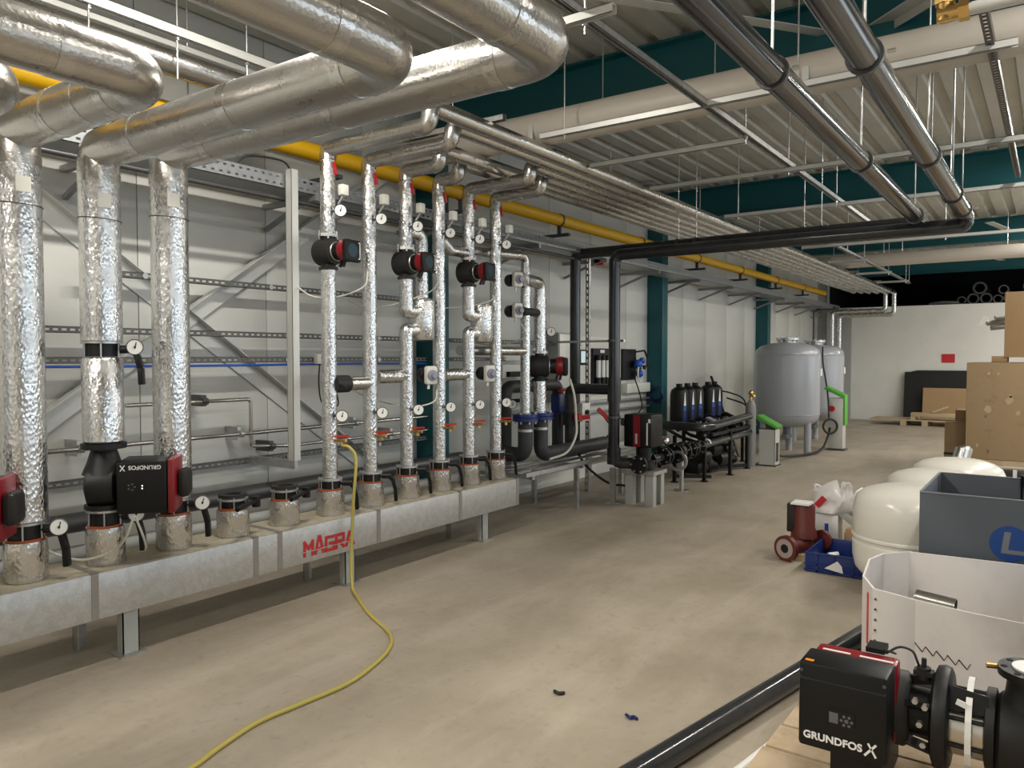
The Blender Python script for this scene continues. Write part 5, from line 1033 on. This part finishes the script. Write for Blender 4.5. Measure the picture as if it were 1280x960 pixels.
# clutter beyond the vessel: red pump, blue crate, cartons, bag
t = thing('red_flanged_pump', (-1.66, 6.3, 0), 'red wet-rotor pump with pale flange lying on the floor', 'pump')
MB().lathe((-1.62, 6.32, .16), (0, 0, 1), [(.10, 0), (.095, .06), (.085, .08), (.085, .25), (.075, .27)], 20).build('motor', 'old_red', t)
MB().box((-1.74, 6.26, .20), (-1.66, 6.40, .43)).build('terminal_box', 'charcoal', t, bevel=.01)
MB().box((-1.70, 6.22, .43), (-1.56, 6.38, .445)).build('top_cap', 'dial_white', t)
MB().lathe((-1.70, 6.10, .10), (.35, .94, 0), [(.10, -.01), (.10, .03), (.05, .035), (.06, .12), (.08, .25)], 22).build('volute', 'old_red', t)
u_ = Vector((-.35, -.94, 0)).normalized(); c_ = V(-1.70, 6.10, .10)+u_*.011
MB().ring(c_, c_+u_*.003, .075, .035, 24).build('pale_flange_face', 'old_flange', t); MB().cyl(c_-u_*.004, c_+u_*.001, .035, n=18).build('bore', 'unlit_black', t)
MB().lathe((-1.50, 6.45, .13), (-.35, -.94, 0), [(.08, 0), (.08, .03), (.05, .035)], 20).build('far_flange', 'old_red', t)
MB().box((-1.78, 6.16, .0), (-1.58, 6.5, .05)).build('wood_base', 'plank_wood', t)
t = thing('blue_crate', (-1.29, 6.1, 0), 'low blue plastic crate holding small parts', 'crate'); X0, X1, Y0, Y1 = -1.50, -1.075, 5.90, 6.45
for nm_, lo, hi in (('front_wall', (X0, Y0, 0), (X1, Y0+.012, .15)), ('back_wall', (X0, Y1-.012, 0), (X1, Y1, .15)), ('side_wall', (X0, Y0+.012, 0), (X0+.012, Y1-.012, .15)), ('side_wall', (X1-.012, Y0+.012, 0), (X1, Y1-.012, .15)), ('bottom', (X0+.012, Y0+.012, 0), (X1-.012, Y1-.012, .012))):
    MB().box(lo, hi).build(nm_, 'blue_crate', t, bevel=.003)
for z in (.0, .045, .125): MB().box((X0-.006, Y0-.008, z+.01), (X1+.0, Y0, z+.022)).build('rib', 'blue_crate', t)
for x in (X0+.08, X0+.2, X0+.33): MB().box((x, Y0-.008, .01), (x+.012, Y0, .13)).build('rib', 'blue_crate', t)
MB().prism([(-.07, 0), (.06, -.02), (.05, .03), (.02, .065)], (-1.29, Y0-.0095, .045), (1, 0, 0), (0, 0, 1), .001).build('paper_label', 'cap_white', t)
rq = random.Random(11)
for k in range(7):
    x = -1.45+rq.random()*.3; y = 6.0+rq.random()*.35
    tag(MB().cyl((x, y, .035), (x+.06*rq.random(), y+.06, .04), .02, n=8).build('small_part', ['galv', 'cap_white', 'dial_white'][k % 3]), 'small pipe part lying in the blue crate', 'part', 'small parts in the blue crate')
t = thing('white_carton_box', (-1.55, 6.75, 0), 'small white carton with a blue stripe behind the red pump', 'carton')
MB().box((-1.66, 6.66, 0), (-1.44, 6.86, .29)).build('box', 'cap_white', t, bevel=.004); MB().box((-1.54, 6.657, .07), (-1.51, 6.66, .22)).build('blue_stripe', 'blue_bright', t)
t = thing('plastic_bag', (-1.55, 6.76, .29), 'crumpled white plastic bag with red print on the small carton', 'bag')
mb = MB(); rb = random.Random(2); rows = [(.12, .292), (.155, .31), (.16, .35), (.145, .40), (.13, .45), (.10, .49), (.055, .52), (.02, .525)]; vs = []; ns = 22
for j, (r_, z_) in enumerate(rows):
    for i in range(ns):
        q = 2*math.pi*i/ns; f_ = 1+.14*math.sin(3*q+j*1.1)+.10*math.sin(7*q-j*.8)+.16*(rb.random()-.5)
        vs.append((-1.52+r_*1.1*f_*math.cos(q)+.02*j*.5, 6.76+r_*.75*f_*math.sin(q), z_+(.04*math.sin(2*q+1)+.03*(rb.random()-.5) if j > 2 else 0)))
mb.add(vs, [(j*ns+i, j*ns+(i+1) % ns, (j+1)*ns+(i+1) % ns, (j+1)*ns+i) for j in range(len(rows)-1) for i in range(ns)]+[tuple(range((len(rows)-1)*ns, len(rows)*ns))])
mb.build('sack', 'bag_white', t, sharp=50)
MB().curve([(-1.42, 6.74, .46), (-1.40, 6.74, .53), (-1.375, 6.74, .56), (-1.36, 6.75, .52), (-1.37, 6.76, .44)], .008, 8).build('handle', 'cap_white', t); MB().curve([(-1.62, 6.74, .45), (-1.64, 6.74, .52), (-1.58, 6.76, .50)], .010, 8).build('handle', 'cap_white', t)
MB().obox((-1.57, 6.635, .40), (.05, .003, .10), Matrix.Rotation(.7, 3, 'Y')).build('red_print', 'red_print', t)
tag(MB().box((-1.36, 6.58, 0), (-1.18, 6.66, .21)).build('kraft_carton', 'kraft', bevel=.004), 'little brown carton upright behind the blue crate', 'carton')
t = thing('tilted_carton', (-1.25, 6.8, .1), 'white carton with a red dot tilted on the pile', 'carton')
MB().obox((-1.22, 6.82, .37), (.30, .22, .14), Matrix.Rotation(.55, 3, 'Y')).build('box', 'cap_white', t, bevel=.004)
MB().obox((-1.20, 6.706, .43), (.06, .004, .06), Matrix.Rotation(.55, 3, 'Y')).build('red_dot', 'red_print', t)
tag(MB().obox((-1.33, 6.79, .25), (.30, .20, .06), Matrix.Rotation(.62, 3, 'Y')).build('grey_sleeve_box', 'grey_paint', bevel=.004), 'grey flat box tilted under the white carton', 'carton')
tag(MB().box((-1.40, 6.72, 0), (-1.08, 6.98, .15)).build('pile_carton', 'crate_board', bevel=.004), 'brown carton at the bottom of the pile', 'carton')
for k in range(3): tag(MB().tube([(-1.20, 6.53+.03*k, .03+.045*k), (-1.13, 6.50, .05+.05*k), (-1.10, 6.56, .06+.05*k)], .02, 8).build('white_fitting', 'cap_white'), 'white plastic fitting between the cartons and the cream vessel', 'fitting', 'white fittings in the pile')
